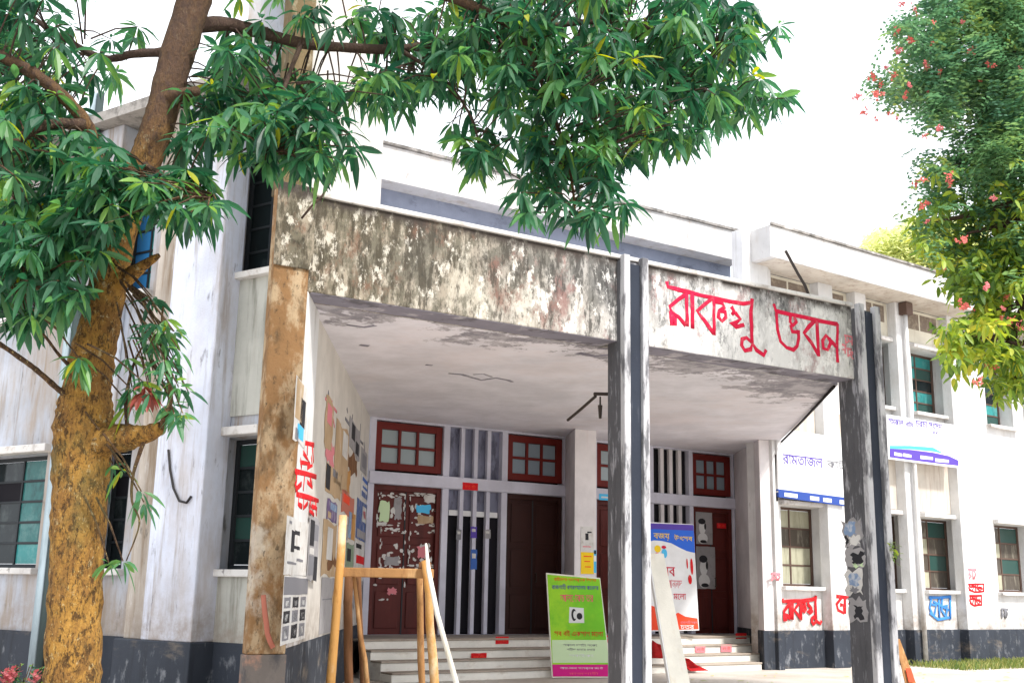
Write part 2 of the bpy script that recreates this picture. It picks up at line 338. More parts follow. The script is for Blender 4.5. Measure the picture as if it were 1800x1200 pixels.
def beam_mat():
    # lime wash lost to mould: dark from the top edge down, brown and olive at the pillar end, grey and paler further along
    m = mat('mouldy_beam_concrete', (.6, .56, .5)); nt = m.node_tree; b = nt.nodes['Principled BSDF']
    g = nt.nodes.new('ShaderNodeNewGeometry').outputs['Position']
    sx = nt.nodes.new('ShaderNodeSeparateXYZ'); nt.links.new(g, sx.inputs[0])
    def mth(op, x, y):
        q = nt.nodes.new('ShaderNodeMath'); q.operation = op
        for k, v in enumerate((x, y)):
            if isinstance(v, (int, float)): q.inputs[k].default_value = v
            else: nt.links.new(v, q.inputs[k])
        return q.outputs[0]
    big = _noise(nt, g, .8, 4, .6, (1, 1, 1), (4, 2, 7))
    along = _ramp(nt, mth('ADD', sx.outputs['X'], mth('MULTIPLY', mth('SUBTRACT', big, .5), 4.0)), -2.0, 2.6)
    down = _ramp(nt, sx.outputs['Z'], 4.45, 5.45)
    thr = mth('ADD', mth('ADD', mth('MULTIPLY', down, .055), .06), mth('MULTIPLY', mth('SUBTRACT', big, .5), .34))
    thr = mth('SUBTRACT', thr, mth('MULTIPLY', _ramp(nt, sx.outputs['X'], 1.2, 2.2), .085))
    c = _mix(nt, along, (.46, .42, .34), (.62, .61, .60))
    def lay(c, ca, cb, sc, ax, lo, hi, st, k, kk=1.0):
        n = _noise(nt, g, sc, 9, .74, ax, (k * 2.3, k * 4.1, k))
        a = mth('ADD', n, mth('MULTIPLY', thr, kk))
        return _mix(nt, _ramp(nt, a, lo, hi, 0, st), c, _mix(nt, along, ca, cb))
    c = lay(c, (.25, .205, .15), (.34, .33, .32), 2.0, (2, 2, .8), .42, .62, .8, 1)
    c = lay(c, (.11, .10, .07), (.14, .14, .14), 3.2, (1.8, 1.8, .9), .50, .64, .85, 2)
    c = lay(c, (.16, .075, .045), (.27, .13, .13), 1.5, (1.5, 1.5, 1), .52, .64, .7, 5, .2)
    c = lay(c, (.055, .045, .03), (.06, .06, .06), 5.0, (2.2, 2.2, .6), .56, .67, .85, 3)
    c = lay(c, (.57, .53, .45), (.72, .71, .69), 3.4, (1.6, 1.6, .9), .525, .58, .85, 4, -.25)
    c = lay(c, (.05, .045, .035), (.05, .05, .05), 15, (1.5, 1.5, .7), .58, .68, .7, 6, .5)
    tz = _ramp(nt, sx.outputs['Z'], 5.30, 5.44)
    c = _mix(nt, mth('MULTIPLY', tz, _ramp(nt, _noise(nt, g, 3, 6, .7, (1.5, 1.5, 1)), .30, .55)), c, (.05, .04, .035))
    nt.links.new(c, b.inputs['Base Color'])
    bp = nt.nodes.new('ShaderNodeBump'); bp.inputs['Strength'].default_value = .4; bp.inputs['Distance'].default_value = .03
    nt.links.new(_noise(nt, g, 16, 8, .7), bp.inputs['Height']); nt.links.new(bp.outputs[0], b.inputs['Normal'])
    return m
M['beam'] = beam_mat()
def ceiling_mat():
    # painted slab, grimy along the beam: distance inward from the beam line, broken up by noise
    m = M['ceiling']; nt = m.node_tree; b = nt.nodes['Principled BSDF']
    old = b.inputs['Base Color'].links[0].from_socket
    g = nt.nodes.new('ShaderNodeNewGeometry').outputs['Position']
    a, c = atz(540, 512, 4.4), atz(1515, 668, 4.4); u = (c - a)[:2]; u = u / np.hypot(*u); n = V(-u[1], u[0])
    def lin(vec, d0):
        dt = nt.nodes.new('ShaderNodeVectorMath'); dt.operation = 'DOT_PRODUCT'; nt.links.new(g, dt.inputs[0]); dt.inputs[1].default_value = (float(vec[0]), float(vec[1]), 0)
        ad = nt.nodes.new('ShaderNodeMath'); ad.operation = 'ADD'; nt.links.new(dt.outputs['Value'], ad.inputs[0]); ad.inputs[1].default_value = float(d0); return ad.outputs[0]
    dist = lin(n, -(n @ a[:2])); along = lin(u, -(u @ a[:2]))
    def mth(op, x, y):
        q = nt.nodes.new('ShaderNodeMath'); q.operation = op
        for k, v in enumerate((x, y)):
            if isinstance(v, (int, float)): q.inputs[k].default_value = v
            else: nt.links.new(v, q.inputs[k])
        return q.outputs[0]
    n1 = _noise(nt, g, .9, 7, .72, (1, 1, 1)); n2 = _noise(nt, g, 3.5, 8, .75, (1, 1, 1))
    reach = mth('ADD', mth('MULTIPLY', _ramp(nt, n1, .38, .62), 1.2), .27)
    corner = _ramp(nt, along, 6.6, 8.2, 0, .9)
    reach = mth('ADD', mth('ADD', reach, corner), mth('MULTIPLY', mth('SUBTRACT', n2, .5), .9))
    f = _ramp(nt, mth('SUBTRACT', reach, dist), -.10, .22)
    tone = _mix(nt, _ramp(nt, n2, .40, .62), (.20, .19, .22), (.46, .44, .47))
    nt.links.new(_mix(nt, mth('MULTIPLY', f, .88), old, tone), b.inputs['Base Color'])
ceiling_mat()
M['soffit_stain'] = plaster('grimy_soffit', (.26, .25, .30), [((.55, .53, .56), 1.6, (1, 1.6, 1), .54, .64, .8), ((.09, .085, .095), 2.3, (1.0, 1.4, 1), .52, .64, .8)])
def bark_mat(name, base, gold, dark):
    m = mat(name, base, .9); nt = m.node_tree; b = nt.nodes['Principled BSDF']
    g = nt.nodes.new('ShaderNodeNewGeometry').outputs['Position']
    c = _mix(nt, _ramp(nt, _noise(nt, g, 8, 7, .75, (1, 1, .5)), .42, .60), base, gold)
    c = _mix(nt, _ramp(nt, _noise(nt, g, 22, 7, .75, (1, 1, .6), (3, 1, 2)), .49, .60, 0, .9), c, dark)
    c = _mix(nt, _ramp(nt, _noise(nt, g, 15, 6, .75, (1, 1, .8), (8, 1, 2)), .59, .66, 0, .8), c, (.55, .44, .24))
    c = _mix(nt, _ramp(nt, _noise(nt, g, 45, 4, .7, (1, 1, .7), (5, 1, 2)), .58, .66, 0, .7), c, (.03, .018, .01))
    c = _mix(nt, _ramp(nt, _noise(nt, g, 2.2, 4, .6, (1, 1, .7), (1, 9, 2)), .52, .70, 0, .6), c, (.13, .12, .045))
    c = _mix(nt, _ramp(nt, _noise(nt, g, 60, 5, .75, (1, 1, .6), (2, 6, 1)), .59, .67, 0, .65), c, (.62, .48, .20))
    c = _mix(nt, _ramp(nt, _noise(nt, g, 34, 6, .75, (1.6, 1.6, .4), (7, 6, 1)), .54, .62, 0, .85), c, (.05, .03, .014))
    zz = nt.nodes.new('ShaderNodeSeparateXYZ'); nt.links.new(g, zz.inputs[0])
    c = _mix(nt, _ramp(nt, zz.outputs['Z'], 3.5, 4.7, 0, .85), c, (.085, .055, .045))   # shade of the backlit upper limbs painted in, darker with height
    nt.links.new(c, b.inputs['Base Color'])
    bp = nt.nodes.new('ShaderNodeBump'); bp.inputs['Strength'].default_value = 1.0; bp.inputs['Distance'].default_value = .05
    nt.links.new(_noise(nt, g, 26, 8, .7, (1, 1, .45)), bp.inputs['Height']); nt.links.new(bp.outputs[0], b.inputs['Normal'])
    return m
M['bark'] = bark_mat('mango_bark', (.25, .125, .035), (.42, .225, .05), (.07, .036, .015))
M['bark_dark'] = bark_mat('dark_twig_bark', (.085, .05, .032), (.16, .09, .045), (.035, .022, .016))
def leaf_mat(name, ramp, trans=.35, rough=.42):
    m = bpy.data.materials.new(name); m.use_nodes = True; nt = m.node_tree; b = nt.nodes['Principled BSDF']
    at = nt.nodes.new('ShaderNodeAttribute'); at.attribute_name = 'tint'
    r = nt.nodes.new('ShaderNodeValToRGB'); el = r.color_ramp.elements
    el[0].position = ramp[0][0]; el[0].color = (*ramp[0][1], 1); el[1].position = ramp[-1][0]; el[1].color = (*ramp[-1][1], 1)
    for p, c in ramp[1:-1]:
        e = el.new(p); e.color = (*c, 1)
    nt.links.new(at.outputs['Fac'], r.inputs[0]); nt.links.new(r.outputs[0], b.inputs['Base Color'])
    b.inputs['Roughness'].default_value = rough; b.inputs['Specular IOR Level'].default_value = .45
    tr = nt.nodes.new('ShaderNodeBsdfTranslucent'); hs = nt.nodes.new('ShaderNodeHueSaturation')
    hs.inputs['Value'].default_value = 1.7; hs.inputs['Hue'].default_value = .485; hs.inputs['Saturation'].default_value = 1.1
    nt.links.new(r.outputs[0], hs.inputs['Color']); nt.links.new(hs.outputs[0], tr.inputs[0])
    mxs = nt.nodes.new('ShaderNodeMixShader'); mxs.inputs[0].default_value = trans
    out = nt.nodes['Material Output']
    nt.links.new(b.outputs[0], mxs.inputs[1]); nt.links.new(tr.outputs[0], mxs.inputs[2]); nt.links.new(mxs.outputs[0], out.inputs[0])
    return m
M['mango'] = leaf_mat('mango_leaf', [(0, (.011, .055, .034)), (.28, (.024, .10, .050)), (.50, (.048, .155, .080)), (.72, (.085, .225, .07)), (.92, (.17, .31, .055)), (1, (.34, .36, .03))], .45, .42)
M['flame_leaf'] = leaf_mat('feathery_leaf', [(0, (.06, .15, .10)), (.5, (.13, .26, .13)), (.8, (.23, .36, .12)), (1, (.38, .45, .12))], .35, .5)
M['yellow_leaf'] = leaf_mat('yellow_green_leaf', [(0, (.07, .14, .04)), (.40, (.15, .26, .045)), (.75, (.31, .40, .055)), (1, (.54, .52, .08))], .4, .5)
M['red_leaf'] = leaf_mat('young_red_leaf', [(0, (.13, .03, .02)), (1, (.30, .07, .05))], .3, .45)
M['flower'] = mat('scarlet_flower', (.58, .13, .11), .7)
M['pinkflower'] = mat('pink_flower', (.62, .17, .18), .7)
M['lime_leaf'] = leaf_mat('lime_far_leaf', [(0, (.40, .47, .22)), (1, (.66, .67, .36))], .45, .5)

def ground_mat():
    m = mat('dry_pale_earth', (.5, .47, .42)); nt = m.node_tree; b = nt.nodes['Principled BSDF']
    g = nt.nodes.new('ShaderNodeNewGeometry').outputs['Position']
    c = _mix(nt, _ramp(nt, _noise(nt, g, .5, 8, .65), .35, .68), (.58, .54, .49), (.43, .37, .31))
    c = _mix(nt, _ramp(nt, _noise(nt, g, 5, 8, .75), .58, .72, 0, .6), c, (.27, .22, .17))
    nt.links.new(c, b.inputs['Base Color'])
    bp = nt.nodes.new('ShaderNodeBump'); bp.inputs['Strength'].default_value = .5; bp.inputs['Distance'].default_value = .03
    nt.links.new(_noise(nt, g, 18, 8, .75), bp.inputs['Height']); nt.links.new(bp.outputs[0], b.inputs['Normal'])
    return m
M['ground'] = ground_mat()
M['grass'] = leaf_mat('grass_blade', [(0, (.07, .13, .03)), (.5, (.16, .22, .04)), (1, (.36, .33, .12))], .3, .6)

# ------------------------------------------------------------------ small builders
def text(body, fr, s, z, h, off, m, parent, name='lettering', width=None, ext=.002, shear=0.0, bold=0.0):
    """printed letters: s,z = left / base line on a wall frame; h = letter height"""
    c = bpy.data.curves.new('t', 'FONT'); c.body = body; c.size = 1.0; c.extrude = 0.0; c.resolution_u = 2; c.offset = bold
    t = bpy.data.objects.new('t', c); COL.objects.link(t)
    dg = bpy.context.evaluated_depsgraph_get(); me = bpy.data.meshes.new_from_object(t.evaluated_get(dg))
    bpy.data.objects.remove(t); bpy.data.curves.remove(c)
    if not len(me.vertices): return None
    xs = [v.co.x for v in me.vertices]; ys = [v.co.y for v in me.vertices]
    w0 = max(xs) - min(xs); h0 = max(ys) - min(ys); k = h / h0; kx = (width / w0) if width else k
    b = wl(parent)
    for v in me.vertices:
        x = (v.co.x - min(xs)) * kx; y = (v.co.y - min(ys)) * k
        p = fr.P(s + x, z + y + shear * x, off) - b
        v.co = p
    o = bpy.data.objects.new(name, me); COL.objects.link(o); me.materials.append(m)
    o.parent = parent; LOC[o.name] = b
    md = o.modifiers.new('thick', 'SOLIDIFY'); md.thickness = ext; md.offset = 0
    return o
def window(parent, fr, s0, s1, z0, z1, o, cols, rows, fm, pm, fw_=.07, bar=.035, dep=.07, name='window', pmats=None, trim=None):
    mb = MB()
    mb.wb(fr, s0, s0 + fw_, z0, z1, o - dep, o); mb.wb(fr, s1 - fw_, s1, z0, z1, o - dep, o)
    mb.wb(fr, s0 + fw_, s1 - fw_, z0, z0 + fw_, o - dep, o - .002); mb.wb(fr, s0 + fw_, s1 - fw_, z1 - fw_, z1, o - dep, o - .002)
    a0, a1, b0, b1 = s0 + fw_, s1 - fw_, z0 + fw_, z1 - fw_
    for i in range(1, cols):
        c = a0 + (a1 - a0) * i / cols; mb.wb(fr, c - bar / 2, c + bar / 2, b0, b1, o - dep + .01, o - .012)
    for j in range(1, rows):
        c = b0 + (b1 - b0) * j / rows; mb.wb(fr, a0, a1, c - bar / 2, c + bar / 2, o - dep + .014, o - .016)
    w = mb.build(name, fm, parent, bevel=.004)
    for i in range(cols):
        for j in range(rows):
            x0, x1 = a0 + (a1 - a0) * i / cols, a0 + (a1 - a0) * (i + 1) / cols
            y0, y1 = b0 + (b1 - b0) * j / rows, b0 + (b1 - b0) * (j + 1) / rows
            tilt = random.uniform(-.004, .004); e = .004
            p = pmats[(i + j * cols) % len(pmats)] if pmats else pm
            q = MB(); P = fr.P; d0 = o - dep * .62
            q.hexa([P(x0 + e, y0 + e, d0 + tilt), P(x1 - e, y0 + e, d0 - tilt), P(x1 - e, y0 + e, d0 - .006 - tilt), P(x0 + e, y0 + e, d0 - .006 + tilt),
                    P(x0 + e, y1 - e, d0 + tilt), P(x1 - e, y1 - e, d0 - tilt), P(x1 - e, y1 - e, d0 - .006 - tilt), P(x0 + e, y1 - e, d0 - .006 + tilt)])
            q.build('pane', p, w)
    return w
def patch(fr, s0, s1, z0, z1, off, m, parent, name, ragged=0.0, th=.003):
    """a sheet of paper or print lying on a wall, with an uneven outline when ragged"""
    if s0 > s1: s0, s1 = s1, s0
    if z0 > z1: z0, z1 = z1, z0
    pts = []
    if ragged:
        n = 5
        for k in range(n): pts.append((s0 + (s1 - s0) * k / n, z0 + random.uniform(-ragged, ragged)))
        for k in range(n): pts.append((s1 + random.uniform(-ragged, ragged), z0 + (z1 - z0) * k / n))
        for k in range(n): pts.append((s1 - (s1 - s0) * k / n, z1 + random.uniform(-ragged, ragged)))
        for k in range(n): pts.append((s0 + random.uniform(-ragged, ragged), z1 - (z1 - z0) * k / n))
    else: pts = [(s0, z0), (s1, z0), (s1, z1), (s0, z1)]
    mb = MB(); i = len(pts)
    mb.v = [tuple(fr.P(a, b, off)) for a, b in pts] + [tuple(fr.P(a, b, off + th)) for a, b in pts]
    mb.f = [tuple(range(i, 2 * i)), tuple(range(i))[::-1]] + [(k, (k + 1) % i, i + (k + 1) % i, i + k) for k in range(i)]
    return mb.build(name, m, parent)

# ================================================================== THE PLAN
ZS = 4.4                                   # underside of the porch beam
FL = atz(540, 512, ZS); FR_ = atz(1515, 668, ZS)
BF = Fr(FL, FR_)                           # beam front
DW = Fr((-2.52, 19.9), (4.92, 24.35))      # door wall
SW = Fr((FL[0] - .02, FL[1]), (-2.54, 19.9))  # side wall of left wing, towards the porch
LW = Fr((-7.1, 14.95), (-2.95, 12.25))     # left wing front
RW = Fr((5.30, 22.0), (11.3, 26.2))        # right wing front
ST_ = Fr((-1.88, 18.3), (4.04, 22.5))      # front edge of the landing
FLOOR = .58

# ------------------------------------------------------------------ ground
gm = MB(); gm.face((-250, -60, 0), (250, -60, 0), (250, 400, 0), (-250, 400, 0))
g = gm.build('ground', M['ground'], kind='structure')

# ------------------------------------------------------------------ LEFT WING
lw = thing('building_wing', 'weathered two-storey wing with tall pilasters and dark windows behind the mango trunk', 'building', LW.P(LW.len / 2, 0))
s_ = lambda x, y, o=0.0: LW.s(x, y, o)
SL = SW.len; sEnd = LW.len + .35
zsill = LW.z(405, 1000); zband0 = LW.z(410, 768); zband1 = LW.z(410, 748)
zup0 = LW.z(440, 480); ztop = LW.z(245, 192, .5)
w3 = (s_(380, 900), sEnd - .02); w2 = (s_(165, 900), s_(222, 900)); w1 = (s_(-60, 900), s_(73, 900))
ops = [(a, b, zsill, zband0) for a, b in (w3, w2, w1)] + [(s_(408, 400), sEnd - .02, zup0, ztop - .35), (s_(205, 450), s_(268, 450), LW.z(250, 512), ztop - .35), (s_(-40, 520), s_(112, 520), LW.z(90, 548), ztop - .35)]
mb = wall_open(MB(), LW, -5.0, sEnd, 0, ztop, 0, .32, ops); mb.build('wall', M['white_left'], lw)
for k, (a, b, c, d) in enumerate(ops):
    fmat = M['dark_frame']
    if k == 0: pm = [M['dark_glass'], M['dark_glass'], M['green_glass']]
    elif k in (1, 2): pm = [M['dark_glass'], M['teal'], M['dark_glass'], M['teal_dull'], M['dark_glass'], M['teal_dull'], M['black'], M['teal_dull'], M['dark_glass'], M['teal_dull']]
    elif k == 4: pm = [M['blue_pane'], M['teal']]
    elif k == 3: pm = [M['dark_glass'], M['blue_pane'] if False else M['dark_glass']]
    else: pm = [M['dark_glass'], M['green_glass']]
    window(lw, LW, a + .002, b - .002, c + .002, d - .002, -.22, 2, 5 if k < 3 else 6, fmat, None, .05, .03, .05, pmats=pm)
# weathered infill panels between sill, band and upper windows (proud of the wall by a hair)
for (a, b) in ((s_(376, 900), sEnd),):
    patch(LW, a, b, zband1 + .1, zup0 - .06, .0, M['panel_grey'], lw, 'wall_panel', th=.03)
    patch(LW, a, b, .77, zsill - .08, .0, M['panel_grey'], lw, 'wall_panel', th=.03)
for (a, b, c, d) in ops[:3]:
    MB().wb(LW, a - .06, b + (.06 if b < sEnd - .1 else 0), c - .08, c - .002, -.02, .10).build('sill', M['lip'], lw, bevel=.01)
    MB().wb(LW, a - .12, b + (.12 if b < sEnd - .1 else 0), d + .002, d + .10, -.02, .14).build('lintel_band', M['lip'], lw, bevel=.01)
for (a, b, c, d) in ops[3:]:
    MB().wb(LW, a - .06, b + (.06 if b < sEnd - .1 else 0), c - .08, c - .002, -.02, .12).build('sill', M['lip'], lw, bevel=.01)
pA0, pA1 = s_(222, 1000, .3), s_(350, 1000, .3)
pM = s_(262, 1000, .3)
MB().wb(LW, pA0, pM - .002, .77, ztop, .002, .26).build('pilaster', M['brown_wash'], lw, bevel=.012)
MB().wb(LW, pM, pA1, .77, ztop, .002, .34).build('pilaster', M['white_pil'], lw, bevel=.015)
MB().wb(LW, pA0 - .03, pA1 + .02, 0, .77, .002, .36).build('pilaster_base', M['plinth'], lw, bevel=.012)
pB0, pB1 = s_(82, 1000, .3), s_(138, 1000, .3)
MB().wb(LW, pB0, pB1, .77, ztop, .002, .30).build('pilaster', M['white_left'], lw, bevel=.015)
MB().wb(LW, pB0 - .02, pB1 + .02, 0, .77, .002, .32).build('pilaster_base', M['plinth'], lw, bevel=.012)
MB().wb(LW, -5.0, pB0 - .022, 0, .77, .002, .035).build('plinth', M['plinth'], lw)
MB().wb(LW, pB1 + .022, pA0 - .032, 0, .77, .002, .035).build('plinth', M['plinth'], lw)
MB().wb(LW, pA1 + .022, sEnd, 0, .77, .002, .035).build('plinth', M['plinth'], lw)
MB().prism([LW.P(-5, 0, .5)[:2], LW.P(sEnd - .1, 0, .5)[:2], SW.P(0, 0, -.04)[:2], SW.P(SL, 0, -.04)[:2], LW.P(-5, 0, -9)[:2]], ztop, ztop + .14).build('roof', M['roof_edge'], lw)
MB().prism([SW.P(.35, 0, -.302)[:2], SW.P(SL, 0, -.302)[:2], SW.P(SL, 0, -.9)[:2], SW.P(.35, 0, -.9)[:2]], ztop + .142, 10.6).build('stair_tower', M['white_left'], lw)
# side wall facing the porch
SL = SW.len
mb = MB(); mb.wb(SW, 0.0, SL - .002, .77, 10.6, -.3, 0); mb.build('side_wall', M['side'], lw)
MB().wb(SW, 0, SL - .004, 0, .77, -.3, .02).build('plinth', M['plinth'], lw)
MB().wb(SW, -.005, .95, .77, 4.398, .0, .035).build('side_pier', M['white'], lw, bevel=.01)
# drain pipe
pp = MB(); pts = [LW.P(s_(84, 900, .4), z, .38) for z in (0, 1.5, 3, 4.5, 6, 7.6)]
pp.tube(pts, .055, 10)
pp.build('drain_pipe', M['pipe'], lw, smooth=True)
pp = MB(); pts = [LW.P(s_(84, 900, .4) + .10, z, .36) for z in (0, 1.5, 3, 4.5, 6, 7.6)]; pp.tube(pts, .045, 10); pp.build('drain_pipe', M['pipe_dark'], lw, smooth=True)

# ------------------------------------------------------------------ ENTRANCE HALL (door wall, piers, steps, upper storey)
hall = thing('entrance_hall', 'shaded entrance front with dark red doors, grey fins and red transom windows', 'building', DW.P(DW.len / 2, 0))
d_ = lambda x, y=950, o=0.0: DW.s(x, y, o)
zt0 = DW.z(710, 853); zt1 = DW.z(710, 831); ztopw = 4.398
A = dict(doorL=(d_(653), d_(775)), slat=(d_(786), d_(880)), doorR=(d_(890), d_(990)))
b3 = (d_(1049), d_(1130)); bs = (d_(1150), d_(1213)); b4 = (d_(1220), d_(1290))
wallops = []
for (a, b) in (A['doorL'], A['doorR'], b3, b4): wallops += [(a, b, FLOOR, zt0), (a, b, zt1, ztopw - .04)]
for (a, b) in (A['slat'], bs): wallops += [(a, b, FLOOR, zt0), (a, b, zt1, ztopw - .03)]
wall_open(MB(), DW, .0, DW.len, FLOOR - .02, ztopw, 0, .22, wallops).build('wall', M['hall'], hall)
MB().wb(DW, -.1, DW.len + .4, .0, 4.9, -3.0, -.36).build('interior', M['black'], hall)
MB().wb(DW, -.0, DW.len, zt0 + .004, zt1 - .004, .002, .05).build('transom_beam', M['hall'], hall, bevel=.008)
# doors
def door(a, b, m, o=-.12, panels=True, handle=True):
    mb = MB(); z0, z1 = FLOOR + .002, zt0 - .002
    mb.wb(DW, a + .002, b - .002, z0, z1, o - .05, o)
    w = mb.build('door', m, hall)
    fr = MB(); fr.wb(DW, a + .002, a + .09, z0, z1, o + .001, o + .07); fr.wb(DW, b - .09, b - .002, z0, z1, o + .001, o + .07); fr.wb(DW, a + .09, b - .09, z1 - .1, z1, o + .001, o + .068)
    fr.build('door_frame', m, w, bevel=.006)
    if panels:
        mid = (a + b) / 2; st = MB()
        st.wb(DW, mid - .012, mid + .012, z0, z1 - .1, o + .001, o + .012)
        st.build('meeting_strip', M['dark_frame'], w)
        for (p, q) in ((a + .10, mid - .02), (mid + .02, b - .10)):
            for (u, v) in ((.04, .28), (.33, .60), (.65, .93)):
                pb = MB(); pb.wb(DW, p + .06, q - .06, z0 + (z1 - z0) * u, z0 + (z1 - z0) * v, o + .001, o + .022)
                pb.build('door_panel', m, w, bevel=.012)
    if handle:
        h = MB(); c = (a + b) / 2 + .07; h.tube([DW.P(c, 1.55, o + .02), DW.P(c, 1.55, o + .07), DW.P(c, 1.72, o + .07), DW.P(c, 1.72, o + .02)], .011, 6)
        h.build('handle', M['iron'], w, smooth=True)
    return w
dL = door(*A['doorL'], M['dark_red']); dR = door(*A['doorR'], M['brown_door'])
d3 = door(*b3, M['dark_red']); d4 = door(*b4, M['dark_red'])
# transom windows above the doors
for (a, b), pmx, in ((A['doorL'], M['pane']), (A['doorR'], M['pane_blue']), (b3, M['pane']), (b4, M['pane_blue'])):
    zz0 = zt1 + .04 if a < A['slat'][0] or a > 3 else zt1 + .04
    window(hall, DW, a + .01, b - .01, zz0, ztopw - .06, -.05, 3, 2, M['red_frame'], pmx, .13, .05, .09)
# vertical fins with dark slots behind
def fins(a, b, n, dark_lo, m):
    w = (b - a) / (2 * n - 1 + 1.0)
    for k in range(n - 1):
        c = a + (k + 1) * (b - a) / n
        for (z0, z1) in ((FLOOR, zt0), (zt1, ztopw - .03)):
            MB().wb(DW, c - .040, c + .040, z0 + .002, z1 - .002, -.10, -.01).build('fin', m, hall, bevel=.005)
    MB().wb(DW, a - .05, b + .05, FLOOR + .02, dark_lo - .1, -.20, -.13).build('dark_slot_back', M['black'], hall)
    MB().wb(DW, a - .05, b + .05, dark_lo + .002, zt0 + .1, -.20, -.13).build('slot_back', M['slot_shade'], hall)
    for k in range(n):
        c = a + (k + .5) * (b - a) / n; hw = (b - a) / n / 2 - .05
        MB().wb(DW, c - hw, c + hw, dark_lo - .098, dark_lo, -.128, -.06).build('slot_light_block', M['vinyl'], hall)  # white blocks stand in for sky light seen through the gaps
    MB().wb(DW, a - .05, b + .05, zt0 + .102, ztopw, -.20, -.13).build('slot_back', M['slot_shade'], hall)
fins(*A['slat'], 4, DW.z(830, 899, -.2), M['hall'])
def fins2(a, b, n, m):
    for k in range(n - 1):
        c = a + (k + 1) * (b - a) / n
        for (z0, z1) in ((FLOOR, zt0), (zt1, ztopw - .03)):
            MB().wb(DW, c - .045, c + .045, z0 + .002, z1 - .002, -.09, -.01).build('fin', m, hall, bevel=.005)
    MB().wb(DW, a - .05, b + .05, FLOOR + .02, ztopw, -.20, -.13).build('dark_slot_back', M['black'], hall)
fins2(*bs, 4, M['hall_white'])
# piers in front of the door wall
def pier(pxl, depth, pxr, depth2, name='pier', m='hall_white'):
    a = aty(pxl, 900, depth); b = aty(pxr, 900, depth2)
    return a, b
c1 = aty(1010, 900, 20.9); c2 = aty(1048, 900, 21.15); cb = DW.P(d_(992), 0, .01); cb2 = DW.P(d_(1040), 0, .01)
planC = [c1[:2], c2[:2], (c2[0] + .02, cb2[1]), (cb[0] - .0, cb[1])]
MB().prism(planC, FLOOR + .002, 4.397).build('pier', M['hall_white'], hall, bevel=.01)
r1 = aty(1339, 960, 21.9); r2 = V(5.30, 22.05, 0); rb = DW.P(DW.len - .0, 0, .01)
planR = [r1[:2], r2[:2], (r2[0] + .25, 24.7), (rb[0] + .0, rb[1])]
MB().prism(planR, .72, 4.397).build('pier', M['hall_white'], hall, bevel=.01)
planRb = [(r1[0] - .02, r1[1] - .02), (r2[0] - .02, r2[1] - .02), (r2[0] + .22, 24.7), (rb[0] - .02, rb[1])]
MB().prism(planRb, 0, .718).build('pier_base', M['plinth'], hall, bevel=.008)
# landing and steps
sw_end = ST_.s(1342, 1120) + .0
sA = ST_.s(634, 1120)
stepzs = [(FLOOR, 0.0), (FLOOR - .145, .34), (FLOOR - .29, .68), (FLOOR - .435, 1.02)]
land = [ST_.P(sA, 0)[:2], ST_.P(sw_end, 0)[:2], (4.78, 24.2), DW.P(.02, 0)[:2]]
MB().prism(land, 0, FLOOR).build('landing', M['floor'], hall)
for z, o in stepzs[1:]:
    swe = ST_.s(1338, 1140, o)
    MB().wb(ST_, sA, swe, .0, z - .03, o - .338, o).build('step', M['step'], hall, bevel=.01)
    MB().wb(ST_, sA, swe, z - .029, z, o - .338, o + .02).build('step_tread', M['tread'], hall, bevel=.008)
MB().wb(ST_, sA, sw_end, 0, FLOOR - .03, .002, .012).build('step', M['step'], hall)
MB().wb(ST_, sA, sw_end, FLOOR - .029, FLOOR + .004, -.3, .03).build('step_tread', M['tread'], hall, bevel=.008)
# upper storey set back above the porch
zU = aty(660, 250, 20.0)[2]
UF = Fr(aty(660, 250, 20.0), atz(1306, 410, zU))
zUb = UF.z(760, 335)
MB().wb(UF, -.6, UF.len, zUb, zU, -.6, 0).build('fascia', M['fascia'], hall, bevel=.01)
MB().prism([UF.P(-.6, 0, .05)[:2], UF.P(UF.len, 0, .05)[:2], UF.P(UF.len + 2.2, 0, -5)[:2], UF.P(-.6, 0, -5)[:2]], zU + .001, zU + .06).build('roof', M['roof_edge'], hall)
MB().wb(UF, -.6, UF.len, 4.75, zUb - .002, -.9, -.45).build('upper_wall', M['shaded_band'], hall)

# ------------------------------------------------------------------ PORCH
porch = thing('entrance_porch', 'mould-stained concrete porch with red brush lettering on its beam', 'porch', BF.P(BF.len / 2, 0))
ZB = 5.46
sML, sMR = BF.s(1097, 700, .14), BF.s(1141, 700, .14)
sRL, sRR = BF.s(1522, 800, .14), BF.s(1560, 800, .14)
MB().wb(BF, 0.0, sML + .01, ZS, ZB, -.45, 0).build('beam', M['beam'], porch, bevel=.012)
MB().wb(BF, sMR - .01, sRL + .01, ZS, ZB, -.45, 0).build('beam', M['beam'], porch, bevel=.012)
MB().wb(BF, sML + .012, sMR - .012, ZS, ZB, -.45, -.05).build('beam', M['beam'], porch)
MB().wb(BF, -.02, sRL + .02, ZB + .002, ZB + .055, -.55, .035).build('roof_lip', M['lip'], porch, bevel=.01)
# soffit in two pieces: the grimy front strip and the painted ceiling
def fpt(s, o): return BF.P(s, 0, o)[:2]
s0c = .0
right_back = atz(1366, 779, ZS)[:2]
left_at = lambda t: SW.P(t, 0)[:2]
e1 = fpt(BF.len, -.452); e0 = fpt(0.02, -.452)
MB().prism([e0, e1, right_back, (5.25, 24.6), DW.P(0, 0, -.2)[:2]], ZS, ZS + .3).build('ceiling', M['ceiling'], porch)
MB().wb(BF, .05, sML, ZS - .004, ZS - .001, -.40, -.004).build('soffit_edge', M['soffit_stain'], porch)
MB().wb(BF, sMR, sRL, ZS - .004, ZS - .001, -.40, -.004).build('soffit_edge', M['soffit_stain'], porch)
